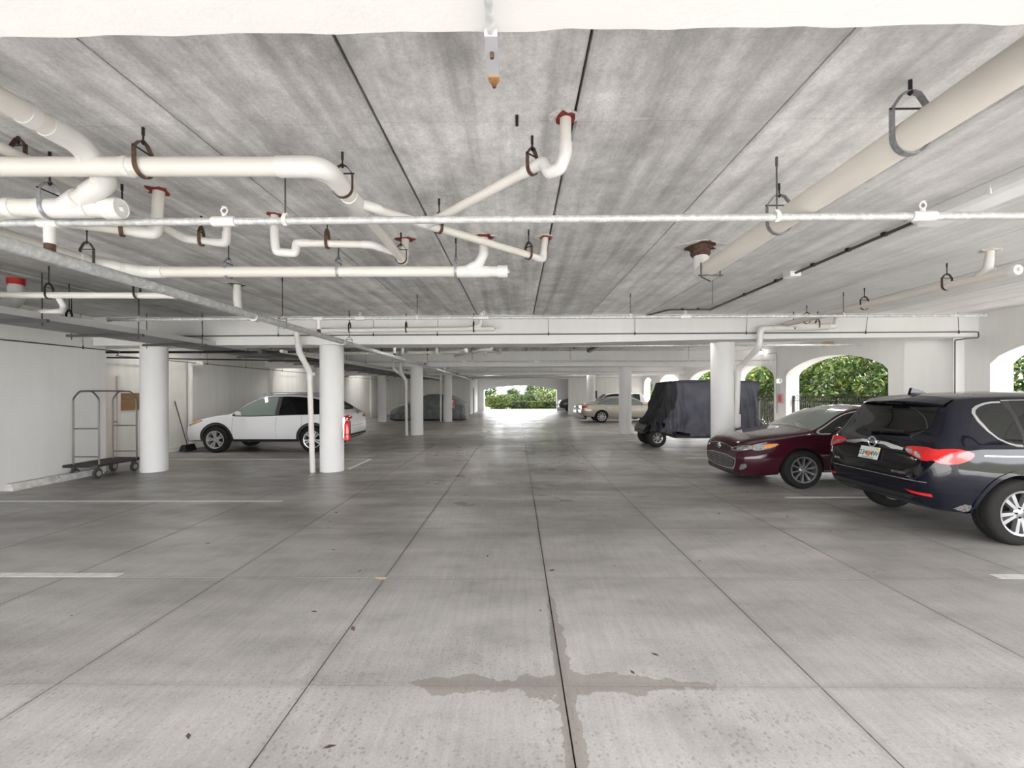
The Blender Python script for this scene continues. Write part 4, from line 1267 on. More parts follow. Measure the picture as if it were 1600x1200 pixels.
# ---------------------------------------------------------------- dark SUV at the right edge
wA = dict(xs=(0, 2.75), r=0.362, w=0.235, y=0.815, rim=0.243, spokes=10, sw=0.030, paired=1.0)
c1 = Car('suv', 'dark navy SUV parked nose-in at the right edge, rear plate showing', 'car', (5.50, 5.87, 0), 0, SUV, wA, P_NAVY)
suv_common(c1, qpoly=[(0.10, 1.10), (0.10, 1.56), (-0.10, 1.555), (-0.26, 1.50), (-0.30, 1.42), (-0.20, 1.20), (-0.05, 1.11)])
c1.arches(P_NAVY, 0.05, 0.045)
c1.patch('rear_window', 'b', [(-0.60, 1.18), (0.60, 1.18), (0.57, 1.50), (0.54, 1.55), (-0.54, 1.55), (-0.57, 1.50)], M_GLASS, off=0.006, it=1)
# spoiler over the rear glass
sp_ = MB()
rows = []
for k in range(13):
    y = -0.60 + 1.20 * k / 12; e = abs(y) / 0.60
    xx = -0.60 + 0.06 * e ** 3; zz = 1.575 - 0.035 * e ** 2
    rows.append([(-0.30, y, zz + 0.075), (-0.45, y, zz + 0.055), (xx, y, zz), (xx + 0.01, y, zz - 0.03), (-0.47, y, zz - 0.02), (-0.35, y, zz)])
sp_.grid(rows, wrap=True).build('spoiler', P_NAVY, c1.root, local=True)
MB().box(-0.615, -0.59, -0.12, 0.12, 1.535, 1.55).build('brake_light', M_GLOSSBLK, c1.root, smooth=False, local=True)
# antenna fin
MB().prism([(-0.30, 1.65), (-0.05, 1.66), (-0.13, 1.70), (-0.27, 1.745)], 'y', 0.12, 0.16).build('antenna_fin', P_NAVY, c1.root, smooth=False, local=True)
wip = MB().tube([(-0.80, 0.12, 1.19), (-0.79, -0.05, 1.205), (-0.775, -0.34, 1.215)], [0.016, 0.018, 0.010], 8); wip.box(-0.82, -0.76, 0.08, 0.18, 1.17, 1.2)
wip.build('wiper', M_PLBLK, c1.root, local=True)
c1.patch('chrome_bar', 'b', [(-0.46, 1.015), (-0.20, 1.055), (0.0, 1.062), (0.20, 1.055), (0.46, 1.015), (0.46, 0.99), (0.30, 0.99), (0.18, 1.022), (-0.18, 1.022), (-0.30, 0.99), (-0.46, 0.99)], M_CHROME, off=0.016)
for sgn in (1, -1):
    c1.patch('tail_light', 'b', [(sgn * 0.46, 1.035), (sgn * 0.60, 1.055), (sgn * 0.80, 1.055), (sgn * 0.845, 1.00), (sgn * 0.83, 0.93), (sgn * 0.75, 0.90), (sgn * 0.66, 0.935), (sgn * 0.52, 0.975)], M_RED, off=0.014, it=1, step=0.03)
    c1.patch('reverse_light', 'b', [(sgn * 0.47, 1.015), (sgn * 0.60, 1.01), (sgn * 0.60, 0.975), (sgn * 0.52, 0.985)], M_CLEAR, off=0.018, it=1, step=0.03)
    c1.patch('reverse_light', 'b', [(sgn * 0.615, 1.005), (sgn * 0.68, 0.99), (sgn * 0.72, 0.935), (sgn * 0.69, 0.93), (sgn * 0.62, 0.965)], M_CLEAR, off=0.018, it=1, step=0.03)
    c1.patch('tail_light', 'l' if sgn > 0 else 'r', [(-0.88, 1.02), (-0.74, 1.055), (-0.58, 1.045), (-0.47, 1.0), (-0.55, 0.93), (-0.70, 0.885), (-0.86, 0.90)], M_RED, off=0.014, it=1, step=0.03)
    c1.patch('reflector', 'b', [(sgn * 0.56, 0.555), (sgn * 0.80, 0.545), (sgn * 0.80, 0.515), (sgn * 0.62, 0.525)], M_RED, off=0.008, step=0.03)
    c1.patch('side_crease', 'l' if sgn > 0 else 'r', [(-0.38, 0.99), (1.9, 0.965), (1.9, 0.958), (-0.38, 0.978)], M_CHROME, off=0.003, step=0.1)
c1.patch('bumper_trim', 'b', [(-0.78, 0.665), (0.78, 0.665), (0.78, 0.675), (-0.78, 0.675)], M_CHROME, off=0.006, step=0.04)
c1.patch('tailgate_panel', 'b', [(-0.70, 0.70), (0.70, 0.70), (0.76, 0.86), (0.52, 0.96), (-0.52, 0.96), (-0.76, 0.86)], M_GLOSSBLK, off=0.003, it=1)
c1.patch('lower_valance', 'b', [(-0.60, 0.455), (0.60, 0.455), (0.70, 0.50), (-0.70, 0.50)], M_PLBLK, off=0.006)
# number plate
hx = c1.hit('b', 0, 0.90)[0].x
hx2 = c1.hit('b', 0, 0.98)[0].x
tilt = math.atan2(hx2 - hx, 0.08)
pm = MB().box(-0.155, 0.155, -0.078, 0.078, 0, 0.006)
Mx = Matrix.Translation((hx - 0.02, 0, 0.905)) @ Matrix.Rotation(tilt, 4, 'Y') @ Matrix(((0, 0, -1, 0), (-1, 0, 0, 0), (0, 1, 0, 0), (0, 0, 0, 1)))
M_PLATE = mat('plate_white', (0.72, 0.73, 0.74), 0.4)
plate = put_mesh('number_plate', pm.mesh('number_plate', smooth=False), M_PLATE, c1.root, Mx)
def on_plate(nm, me, m, x, y): put_mesh(nm, me, m, plate, Mx @ Matrix.Translation((x, y, 0.0065)))
M_INK = mat('plate_ink', (0.05, 0.12, 0.09), 0.5)
on_plate('plate_lettering', text_mesh('234', 0.085, 0.0008, bold=0.0015), M_INK, -0.088, -0.008)
on_plate('plate_lettering', text_mesh('4W', 0.085, 0.0008, bold=0.0015), M_INK, 0.088, -0.008)
on_plate('plate_lettering', text_mesh('SUNSHINE STATE', 0.024, 0.0008), M_INK, 0, -0.063)
on_plate('plate_orange', MB().lathe([(0.036, 0), (0.03, 0.002)], (0, 0, 0), (0, 0, 1), 18).mesh('plate_orange'), mat('plate_orange', (0.72, 0.22, 0.05), 0.5), 0.0, -0.012)
on_plate('plate_sticker', MB().box(-0.022, 0.022, -0.016, 0.016, 0, 0.001).mesh('plate_sticker', smooth=False), mat('plate_yellow', (0.8, 0.65, 0.1), 0.5), 0.125, 0.055)
# round emblem with three shields
ehx = c1.hit('b', 0, 1.04)[0].x
em = MB()
em.tube([(ehx - 0.03, 0.062 * math.cos(a), 1.045 + 0.062 * math.sin(a)) for a in [2 * PI * k / 24 for k in range(24)]], 0.011, 8, closed=True)
for q in (-1, 0, 1):
    em.prism([(q * 0.03 - 0.014, 1.068 + q * 0.008), (q * 0.03 + 0.014, 1.068 + q * 0.008), (q * 0.03 + 0.010, 1.04 + q * 0.008), (q * 0.03, 1.022 + q * 0.008), (q * 0.03 - 0.010, 1.04 + q * 0.008)], 'x', ehx - 0.035, ehx - 0.012)
em.build('emblem', M_CHROME, c1.root, local=True)
def rear_text(sx, yy, zz, size):
    h = c1.hit('b', yy, zz)
    me = text_mesh(sx, size, 0.002, bold=0.0008)
    mat4 = Matrix.Translation((h[0].x - 0.010, yy, zz)) @ Matrix(((0, 0, -1, 0), (-1, 0, 0, 0), (0, 1, 0, 0), (0, 0, 0, 1)))
    put_mesh('badge_lettering', me, M_CHROME, c1.root, mat4)
rear_text('ENVISION', -0.47, 0.735, 0.045)
rear_text('AWD', -0.60, 0.705, 0.026)
rear_text('BUICK', 0.56, 0.765, 0.036)
# scraped paint on the near rear bumper corner
c1.patch('paint_scrape', 'r', [(-0.64, 0.385), (-0.54, 0.44), (-0.47, 0.43), (-0.435, 0.37), (-0.50, 0.345)], mat('scrape', (0.13, 0.12, 0.115), 0.8, var=0.95, scale=60), off=0.002, step=0.03, skirt=False, label='scraped bumper corner')

# ---------------------------------------------------------------- maroon sedan
wB = dict(xs=(0, 2.82), r=0.334, w=0.215, y=0.80, rim=0.226, spokes=10, sw=0.022, flare=1.0)
c2 = Car('sedan', 'dark maroon sedan parked nose-out beside the right column', 'car', (7.80, 8.74, 0), PI, SEDAN, wB, P_MAROON)
def sedan_common(c, glass, glass2, chrome=True):
    S = c.S
    if chrome:
        c.both('window_trim', chaikin(c.glass_poly(-0.25, 2.55, 0.006, 0.026), 1), M_CHROME, off=0.004)
    for xa, xb in ((-0.20, 0.02), (0.06, 0.98), (1.06, 2.50)):
        c.both('side_window', c.glass_poly(xa, xb, 0.024, 0.044), glass2, off=0.008)
    xs = [1.88 + (2.60 - 1.88) * k / 8 for k in range(9)]
    pl = [(x, S('wr', x) - 0.01) for x in xs]
    c.patch('windshield', 't', pl + [(x, -y) for x, y in pl[::-1]], glass, off=0.006)
    xs = [-0.36 + (0.42 + 0.36) * k / 8 for k in range(9)]
    pl = [(x, S('wr', x) - 0.03) for x in xs]
    c.patch('rear_window', 't', pl + [(x, -y) for x, y in pl[::-1]], M_GLASS, off=0.006)
    for x in (0.22, 1.02, 2.22):
        c.seam([(x - 0.02, S('zs', x)), (x, 0.65), (x + 0.03, 0.32)])
    c.seam([(0.25, 0.34), (2.25, 0.34)])
    for x in (0.36, 1.18):
        c.both('door_handle', [(x, 0.80), (x + 0.2, 0.81), (x + 0.2, 0.84), (x, 0.83)], M_CHROME, off=0.02, it=1)
    c.mirror_cap(2.25, 1.02, c.body.data.materials[0], 0.97)
    for sgn in (1, -1):
        c.patch('tail_light', 'b', [(sgn * 0.40, 0.93), (sgn * 0.70, 0.94), (sgn * 0.80, 0.90), (sgn * 0.78, 0.80), (sgn * 0.42, 0.83)], M_RED, off=0.01, it=1)
        c.patch('tail_light', 'l' if sgn > 0 else 'r', [(-1.04, 0.92), (-0.80, 0.93), (-0.72, 0.88), (-0.86, 0.80), (-1.04, 0.80)], M_RED, off=0.01, it=1)
sedan_common(c2, M_INTER, M_GLASS)
c2.patch('lower_grille', 'f', [(-0.50, 0.27), (0.50, 0.27), (0.60, 0.37), (0.60, 0.53), (-0.60, 0.53), (-0.60, 0.37)], M_CHROME, off=0.006, it=1, step=0.04)
c2.patch('grille_mesh', 'f', [(-0.48, 0.285), (0.48, 0.285), (0.575, 0.375), (0.575, 0.512), (-0.575, 0.512), (-0.575, 0.375)], M_PLBLK, off=0.010, it=1, step=0.04)
for z in (0.315, 0.35, 0.385, 0.42, 0.455, 0.49):
    c2.patch('grille_bar', 'f', [(-0.53, z), (0.53, z), (0.53, z + 0.010), (-0.53, z + 0.010)], M_HANG, off=0.016, step=0.05)
c2.patch('upper_grille', 'f', [(-0.40, 0.61), (0.40, 0.61), (0.46, 0.665), (0.20, 0.70), (0, 0.705), (-0.20, 0.70), (-0.46, 0.665)], M_PLBLK, off=0.006, it=1, step=0.04)
c2.patch('grille_trim', 'f', [(-0.46, 0.665), (-0.2, 0.70), (0, 0.706), (0.2, 0.70), (0.46, 0.665), (0.46, 0.68), (0.2, 0.716), (0, 0.722), (-0.2, 0.716), (-0.46, 0.68)], M_CHROME, off=0.010, step=0.05)
hx = c2.hit('f', 0, 0.655)[0].x
em = MB()
for (a_, b_) in ((0.068, 0.048), (0.022, 0.046)):
    em.tube([(hx + 0.022, a_ * math.cos(t), 0.66 + b_ * math.sin(t)) for t in [2 * PI * k / 20 for k in range(20)]], 0.007, 7, closed=True)
em.tube([(hx + 0.022, 0.046 * math.cos(t), 0.687 + 0.018 * math.sin(t)) for t in [2 * PI * k / 20 for k in range(20)]], 0.006, 7, closed=True)
em.build('emblem', M_CHROME, c2.root, local=True)
for sgn in (1, -1):
    sd = 'l' if sgn > 0 else 'r'
    c2.patch('headlight', 'f', [(sgn * 0.44, 0.63), (sgn * 0.60, 0.625), (sgn * 0.76, 0.67), (sgn * 0.81, 0.745), (sgn * 0.64, 0.735), (sgn * 0.46, 0.685)], M_CLEAR, off=0.008, it=1, step=0.03)
    c2.patch('headlight_lens', 'f', [(sgn * 0.50, 0.645), (sgn * 0.58, 0.645), (sgn * 0.58, 0.69), (sgn * 0.50, 0.68)], M_PLBLK, off=0.011, it=1, step=0.03)
    c2.patch('headlight_lens', 'f', [(sgn * 0.61, 0.655), (sgn * 0.68, 0.67), (sgn * 0.68, 0.715), (sgn * 0.61, 0.695)], M_HANG, off=0.011, it=1, step=0.03)
    c2.patch('headlight', sd, [(3.16, 0.79), (3.34, 0.70), (3.60, 0.645), (3.66, 0.70), (3.50, 0.765)], M_CLEAR, off=0.006, it=1, step=0.03)
    c2.patch('turn_signal', sd, [(3.18, 0.785), (3.34, 0.712), (3.46, 0.70), (3.44, 0.76)], M_AMBER, off=0.010, it=1, step=0.03)
    c2.patch('fog_light', 'f', [(sgn * 0.645, 0.29), (sgn * 0.74, 0.34), (sgn * 0.76, 0.43), (sgn * 0.69, 0.40)], M_CLEAR, off=0.010, it=1, step=0.03)
    c2.patch('sill_trim', sd, [(0.40, 0.30), (2.42, 0.30), (2.42, 0.315), (0.40, 0.315)], M_CHROME, off=0.006, step=0.08)
c2.patch('lower_lip', 'f', [(-0.64, 0.19), (0.64, 0.19), (0.68, 0.225), (-0.68, 0.225)], M_PLBLK, off=0.012)

# ---------------------------------------------------------------- white SUV on the left
RX = [
 (-1.02,.52,.52,.58,.60,.64,.60,.70,.50,.715),
 (-.995,.45,.64,.57,.73,.74,.72,.84,.64,.86),
 (-.940,.40,.72,.59,.81,.92,.80,1.02,.72,1.06),
 (-.860,.37,.77,.62,.865,1.00,.85,1.10,.76,1.13),
 (-.780,.34,.80,.65,.89,1.04,.875,1.15,.74,1.18),
 (-.300,.32,.82,.66,.915,1.08,.89,1.45,.62,1.49),
 (0.10,.30,.84,.66,.93,1.07,.90,1.58,.61,1.635),
 (0.80,.29,.84,.62,.935,1.05,.90,1.63,.61,1.69),
 (1.35,.29,.84,.60,.93,1.03,.895,1.62,.60,1.685),
 (1.80,.29,.84,.60,.925,1.02,.89,1.50,.61,1.57),
 (2.50,.29,.84,.60,.92,1.03,.88,1.08,.80,1.14),
 (2.95,.30,.83,.62,.915,.99,.86,1.02,.74,1.08),
 (3.40,.32,.80,.60,.88,.90,.82,.93,.68,.98),
 (3.68,.30,.72,.55,.80,.76,.76,.82,.58,.86),
 (3.80,.28,.60,.50,.66,.62,.62,.66,.48,.68)]
wC = dict(xs=(0, 2.79), r=0.372, w=0.235, y=0.82, rim=0.25, spokes=10, sw=0.026, paired=1.2, mat=mat('bright_alloy', (0.66, 0.66, 0.67), 0.3, 0.7))
c3 = Car('suv', 'white SUV parked behind the left columns, nose to the left wall', 'car', (-5.84, 13.62, 0), PI, RX, wC, P_WHITE)
c3.both('window_trim', chaikin(c3.glass_poly(-0.42, 2.34, 0.008, 0.03), 1), M_PLBLK, off=0.004)
for xa, xb, gm in ((-0.40, 0.08, M_GLASS), (0.12, 0.98, M_GLASS), (1.10, 2.30, M_INTER)):
    c3.both('side_window', c3.glass_poly(xa, xb), gm, off=0.008)
xs = [1.84 + (2.45 - 1.84) * k / 8 for k in range(9)]
pl = [(x, c3.S('wr', x) - 0.02) for x in xs]
c3.patch('windshield', 't', pl + [(x, -y) for x, y in pl[::-1]], M_GLASS, off=0.006)
c3.patch('rear_window', 'b', [(-0.58, 1.20), (0.58, 1.20), (0.54, 1.50), (-0.54, 1.50)], M_GLASS, off=0.006, it=1)
for x in (0.30, 1.04, 2.30):
    c3.seam([(x, c3.S('zs', x) + 0.0), (x + 0.02, 0.7), (x + 0.02, 0.36)])
for x in (0.42, 1.18):
    c3.both('door_handle', [(x, 0.94), (x + 0.2, 0.945), (x + 0.2, 0.975), (x, 0.97)], P_WHITE, off=0.022, it=1)
c3.arches(M_PLBLK, 0.05, 0.065)
c3.both('sill_cladding', [(0.42, 0.30), (2.38, 0.30), (2.38, 0.38), (0.42, 0.38)], M_PLBLK, off=0.008)
c3.mirror_cap(2.10, 1.13, P_WHITE)
for sgn in (1, -1):
    sd = 'l' if sgn > 0 else 'r'
    c3.patch('tail_light', 'b', [(sgn * 0.38, 1.0), (sgn * 0.70, 1.06), (sgn * 0.82, 1.02), (sgn * 0.80, 0.92), (sgn * 0.55, 0.95)], M_RED, off=0.012, it=1, step=0.03)
    c3.patch('tail_light', sd, [(-0.94, 1.02), (-0.72, 1.06), (-0.42, 1.03), (-0.70, 0.95), (-0.94, 0.92)], M_RED, off=0.012, it=1, step=0.03)
    c3.patch('headlight', sd, [(3.14, 0.93), (3.48, 0.80), (3.66, 0.74), (3.62, 0.84), (3.34, 0.935)], M_CLEAR, off=0.006, it=1, step=0.03)
    c3.patch('turn_signal', sd, [(3.20, 0.92), (3.44, 0.83), (3.52, 0.83), (3.34, 0.92)], M_AMBER, off=0.010, it=1, step=0.03)
    rl = MB().tube([(-0.05, sgn * 0.60, 1.63), (0.1, sgn * 0.60, 1.685), (1.2, sgn * 0.60, 1.72), (1.6, sgn * 0.60, 1.66)], 0.014, 8)
    rl.build('roof_rail', M_HANG, c3.root, local=True)
c3.patch('bumper_gap', 'b', [(-0.80, 0.745), (0.80, 0.745), (0.80, 0.752), (-0.80, 0.752)], M_PLBLK, off=0.003, skirt=False)
c3.patch('lower_lip', 'f', [(-0.62, 0.30), (0.62, 0.30), (0.66, 0.36), (-0.66, 0.36)], M_PLBLK, off=0.01)
c3.patch('front_grille', 'f', [(-0.42, 0.40), (0.42, 0.40), (0.28, 0.60), (0.44, 0.80), (-0.44, 0.80), (-0.28, 0.60)], M_PLBLK, off=0.006)
c3.patch('rear_valance', 'b', [(-0.62, 0.455), (0.62, 0.455), (0.72, 0.52), (-0.72, 0.52)], M_PLBLK, off=0.008)
rows = []
for k in range(9):
    y = -0.58 + 1.16 * k / 8; e = abs(y) / 0.58
    rows.append([(-0.15, y, 1.60 - 0.03 * e), (-0.42 + 0.05 * e * e, y, 1.535 - 0.03 * e), (-0.41 + 0.05 * e * e, y, 1.51 - 0.03 * e), (-0.12, y, 1.55 - 0.03 * e)])
MB().grid(rows, wrap=True).build('spoiler', P_WHITE, c3.root, local=True)
hx = c3.hit('b', 0.0, 1.0)[0].x
tx = MB().tube([(hx - 0.01, 0.04 * math.cos(t), 1.10 + 0.03 * math.sin(t)) for t in [2 * PI * k / 16 for k in range(16)]], 0.006, 6, closed=True)
tx.build('emblem', M_PLBLK, c3.root, local=True)

# ---------------------------------------------------------------- champagne sedan, silver SUV, dark pickup, far right
wD = dict(xs=(0, 2.82), r=0.334, w=0.22, y=0.80, rim=0.235, spokes=10, sw=0.03)
c4 = Car('sedan', 'champagne sedan parked rear-out in the middle distance on the right', 'car', (4.68, 25.75, 0), 0, SEDAN, wD, P_CHAMP)
sedan_common(c4, M_INTER, M_INTER)
c4.patch('lower_valance', 'b', [(-0.62, 0.44), (0.62, 0.44), (0.70, 0.52), (-0.70, 0.52)], M_PLBLK, off=0.006)
c4.patch('chrome_bar', 'b', [(-0.40, 0.86), (0.40, 0.86), (0.40, 0.90), (-0.40, 0.90)], M_CHROME, off=0.012)
wE = dict(xs=(0, 2.75), r=0.355, w=0.235, y=0.815, rim=0.24, spokes=5, sw=0.04)
c5 = Car('suv', 'silver white SUV parked behind the champagne sedan, nose to the aisle', 'car', (7.40, 29.0, 0), PI, SUV, wE, P_SILVER)
suv_common(c5, chrome=False)
for sgn in (1, -1):
    c5.patch('tail_light', 'l' if sgn > 0 else 'r', [(-0.90, 1.02), (-0.60, 1.05), (-0.55, 0.98), (-0.75, 0.92), (-0.90, 0.94)], M_RED, off=0.014, it=1)
c5.patch('rear_window', 'b', [(-0.60, 1.18), (0.60, 1.18), (0.54, 1.52), (-0.54, 1.52)], M_GLASS, off=0.006, it=1)
c6 = Car('pickup', 'dark grey pickup nose showing past the far right wall by the exit', 'car', (7.75, 38.1, 0), PI, SUV, dict(wE), P_GREY, 1.16)
suv_common(c6, chrome=False)
c6.patch('bumper', 'f', [(-0.66, 0.44), (0.66, 0.44), (0.70, 0.56), (-0.70, 0.56)], M_CHROME, off=0.05)

# ---------------------------------------------------------------- covered car (left, far)
def drape(S, amp, n=110, seed=3.0):
    rows = []
    for k in range(n + 1):
        t = k / n; u = 0.5 - 0.5 * math.cos(PI * t)
        x = S.x0 + (S.x1 - S.x0) * (0.4 * t + 0.6 * u)
        h = section(S, x, 3)[4:]
        full = [(x, y, z) for (y, z) in h] + [(x, -y, z) for (y, z) in h[-2::-1]]
        row = []
        for (px, py, pz) in full:
            k1 = noise.noise((px * 2.2 + seed, py * 1.2, pz * 1.5)) * 0.6 + abs(noise.noise((px * 5 + pz * 2.5, py * 2, seed + pz * 3))) * 0.9
            lowf = max(0.0, 1 - pz / 1.1)
            dd = amp * k1 * (0.5 + 1.6 * lowf)
            nrm = Vector((0, py, (pz - 0.6) * 0.7)); nrm = nrm.normalized() if nrm.length > 0.05 else Vector((0, 0, 1))
            row.append((px + amp * 0.6 * noise.noise((px * 3, py * 3, pz * 3 + 9)), py + nrm.y * dd, max(0.03, pz + nrm.z * dd * 0.5)))
        rows.append(row)
    return rows
CT = [[r[0] * 0.97, 0.06, r[2] + 0.10, 0.40, r[4] + 0.07, r[5] * 0.9 + 0.02, r[6] + 0.03, r[7] * 0.93 + 0.02, r[8] + 0.02, r[9] * 0.93 + 0.03] for r in RX]
CT[0][2:10] = [.62, .35, .66, .60, .64, .68, .52, .70]; CT[-1][2:10] = [.62, .3, .62, .42, .58, .50, .42, .52]
CT[-2][5:10] = [.55, .74, .64, .58, .68]; CT[-3][5:10] = [.74, .82, .82, .66, .86]
cc = thing('covered_car', 'car under a grey-green fabric cover on the far left', 'car', (-4.10, 27.95, 0), PI)
M_COVER = mat('grey_cover_cloth', (0.15, 0.165, 0.165), 0.6, var=0.25, scale=3, bump=0.2)
rws = drape(Shape(CT), 0.085)
mbc = MB().grid(rws)
nc = len(rws[0]); mbc.f.append(list(range(nc))); mbc.f.append([(len(rws) - 1) * nc + k for k in range(nc)])
mbc.build('cover', M_COVER, cc, local=True, ang=60)
mb = MB().box(-0.9, 3.6, -0.72, 0.72, 0.2, 0.45)
mb.build('chassis', M_PLBLK, cc, smooth=False, local=True)
wt = MB()
for wx in (0.0, 2.8):
    for sy in (0.68, -0.68):
        o = MB().lathe([(0.2, -0.1), (0.30, -0.1), (0.32, -0.07), (0.32, 0.07), (0.30, 0.1), (0.2, 0.1)], (wx, sy, 0.32), (0, 1, 0), 24).build('wheel', M_TYRE, cc, local=True)

# ---------------------------------------------------------------- covered golf cart
G = thing('golf_cart', 'golf cart under a dark slate fabric cover on the right', 'golf cart', (4.28, 14.35, 0), 0)
M_GCOV = mat('slate_cover_cloth', (0.085, 0.088, 0.112), 0.55, var=0.2, scale=2.5, bump=0.15)
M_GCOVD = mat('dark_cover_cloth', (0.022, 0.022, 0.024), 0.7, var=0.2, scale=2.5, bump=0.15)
rows = []
NZ, NP = 40, 460
def rrect(u, hx0, hx1, hy, rc):
    """point on rectangle outline, u in 0..1, starting at front left corner going round"""
    Lx = hx1 - hx0; per = 2 * (Lx + 2 * hy); d = u * per
    if d < Lx: return hx0 + d, -hy, (0, -1)
    d -= Lx
    if d < 2 * hy: return hx1, -hy + d, (1, 0)
    d -= 2 * hy
    if d < Lx: return hx1 - d, hy, (0, 1)
    d -= Lx
    return hx0, hy - d, (-1, 0)
for iz in range(NZ + 1):
    t = iz / NZ
    z = 2.03 - (2.03 - 0.44) * t
    row = []
    for ip in range(NP):
        u = ip / NP
        fx = 0.30 - 0.56 * min(1, t * 1.05) ** 1.2 + 0.05 * math.sin(t * 3)   # sloping windscreen side
        bx = 3.18 - 0.10 * math.sin(PI * t) - 0.14 * (1 - abs(2 * t - 1)) + 0.10 * t
        hy = 0.58 + 0.06 * t
        px, py, nn = rrect(u, fx, bx, hy, 0.1)
        ph = px * 11 + 1.6 * math.sin(px * 2.3) + (1.4 * t * math.sin(px * 1.7 + 0.5)) + py * 7
        fold = 1 - abs(math.sin(ph + 1.5 * noise.noise((px * 1.2, py * 1.2, z * 0.8)))) * 2
        f = 0.10 * min(1, t * 2.2) * (fold * 0.62 + noise.noise((px * 2.4 - z * 1.6, py * 3.0, z * 2.4)) * 0.9)
        f += 0.06 * noise.noise((px * 1.5 + 7, py * 2, z * 1.6)) - 0.05 * (1 - min(1, t * 9))
        zz = z
        if iz == NZ: zz = z + 0.10 * noise.noise((px * 2.0, py * 2, 4.0)) - (0.10 if px > 1.0 else -0.02) + 0.06 * (px < 0.3)
        if iz == 0: f = -0.06; zz = 2.0
        row.append((px + nn[0] * f, py + nn[1] * f, zz))
    rows.append(row)
top = []
for sc, zz in ((0.75, 2.05), (0.4, 2.065), (0.02, 2.07)):
    top.append([(1.74 + (p[0] - 1.74) * sc, p[1] * sc, zz + 0.012 * noise.noise((p[0] * 4, p[1] * 4, sc))) for p in rows[0]])
allr = top[::-1] + rows
full = MB().grid(allr, wrap=True)
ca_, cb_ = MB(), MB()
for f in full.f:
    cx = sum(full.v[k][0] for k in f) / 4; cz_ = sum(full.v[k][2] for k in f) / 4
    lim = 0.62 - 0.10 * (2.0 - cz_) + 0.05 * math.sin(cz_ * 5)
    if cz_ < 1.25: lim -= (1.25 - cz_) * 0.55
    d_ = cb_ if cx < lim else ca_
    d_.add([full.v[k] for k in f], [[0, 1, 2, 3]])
def weld(mb, name, m):
    o = mb.build(name, m, G, local=True, recalc=False)
    bm = bmesh.new(); bm.from_mesh(o.data)
    bmesh.ops.remove_doubles(bm, verts=bm.verts, dist=1e-4)
    bmesh.ops.recalc_face_normals(bm, faces=bm.faces)
    for f in bm.faces: f.smooth = True
    for e in bm.edges: e.smooth = True
    bm.to_mesh(o.data); bm.free()
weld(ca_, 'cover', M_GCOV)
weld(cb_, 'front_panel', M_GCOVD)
MB().prism([(-0.36, 0.42), (-0.40, 0.55), (-0.30, 0.68), (0.05, 0.78), (0.45, 0.70), (0.62, 0.42), (3.1, 0.36), (3.1, 0.28), (0.60, 0.30), (0.42, 0.46), (0.22, 0.56), (0.0, 0.58), (-0.2, 0.5)], 'y', -0.58, 0.58).build('front_cowl', M_GLOSSBLK, G, smooth=False, local=True)
MB().box(0.55, 2.7, -0.60, 0.60, 0.28, 0.36).build('running_board', M_PLBLK, G, smooth=False, local=True)
MB().box(-0.42, -0.34, -0.45, 0.45, 0.42, 0.52).build('front_bumper', M_PLBLK, G, smooth=False, local=True)
gwt = MB().lathe([(0.155, -0.1), (0.25, -0.11), (0.285, -0.08), (0.285, 0.08), (0.25, 0.11), (0.155, 0.1)], (0, 0, 0), (0, -1, 0), 30, close=False)
for k in range(24):
    a = 2 * PI * k / 24
    gwt.cyl((0.28 * math.cos(a), -0.09, 0.28 * math.sin(a)), (0.28 * math.cos(a), 0.09, 0.28 * math.sin(a)), 0.014, 5)
gm_ = gwt.mesh('wheel', ang=40); gm_.materials.append(M_TYRE)
grm = MB().lathe([(0.158, 0.10), (0.158, 0.115), (0.14, 0.105), (0.135, 0.05)], (0, 0, 0), (0, -1, 0), 26, close=False)
grm.lathe([(0.05, 0.05), (0.05, 0.10), (0.001, 0.105)], (0, 0, 0), (0, -1, 0), 14)
for k in range(7):
    a = 2 * PI * k / 7; ca, sa = math.cos(a), math.sin(a)
    def PT(rad, off, y): return (ca * rad - sa * off, -y, sa * rad + ca * off)
    vs = [PT(0.04, -0.018, 0.06), PT(0.04, 0.018, 0.06), PT(0.04, 0.014, 0.10), PT(0.04, -0.014, 0.10), PT(0.148, -0.026, 0.06), PT(0.148, 0.026, 0.06), PT(0.148, 0.02, 0.10), PT(0.148, -0.02, 0.10)]
    grm.add(vs, [[0, 1, 2, 3], [7, 6, 5, 4], [0, 4, 5, 1], [1, 5, 6, 2], [2, 6, 7, 3], [3, 7, 4, 0]])
grm_ = grm.mesh('rim', ang=30); grm_.materials.append(M_ALLOY)
gdk = MB().lathe([(0.156, 0.04), (0.001, 0.04)], (0, 0, 0), (0, -1, 0), 24, close=False).mesh('hub_back', smooth=False); gdk.materials.append(M_WELL)
for wx in (0.0, 2.45):
    for sy in (-1, 1):
        o = bpy.data.objects.new('wheel', gm_); COL.objects.link(o); o.parent = G
        o.location = (wx, sy * 0.50, 0.29); o.rotation_euler = (0, 0, (0 if sy < 0 else PI) + (0.12 if wx == 0 else 0))
        for nm, me in (('rim', grm_), ('hub_back', gdk)):
            c = bpy.data.objects.new(nm, me); COL.objects.link(c); c.parent = o
MB().cyl((0, -0.5, 0.29), (0, 0.5, 0.29), 0.03, 10).build('front_axle', M_BLACK, G, local=True)

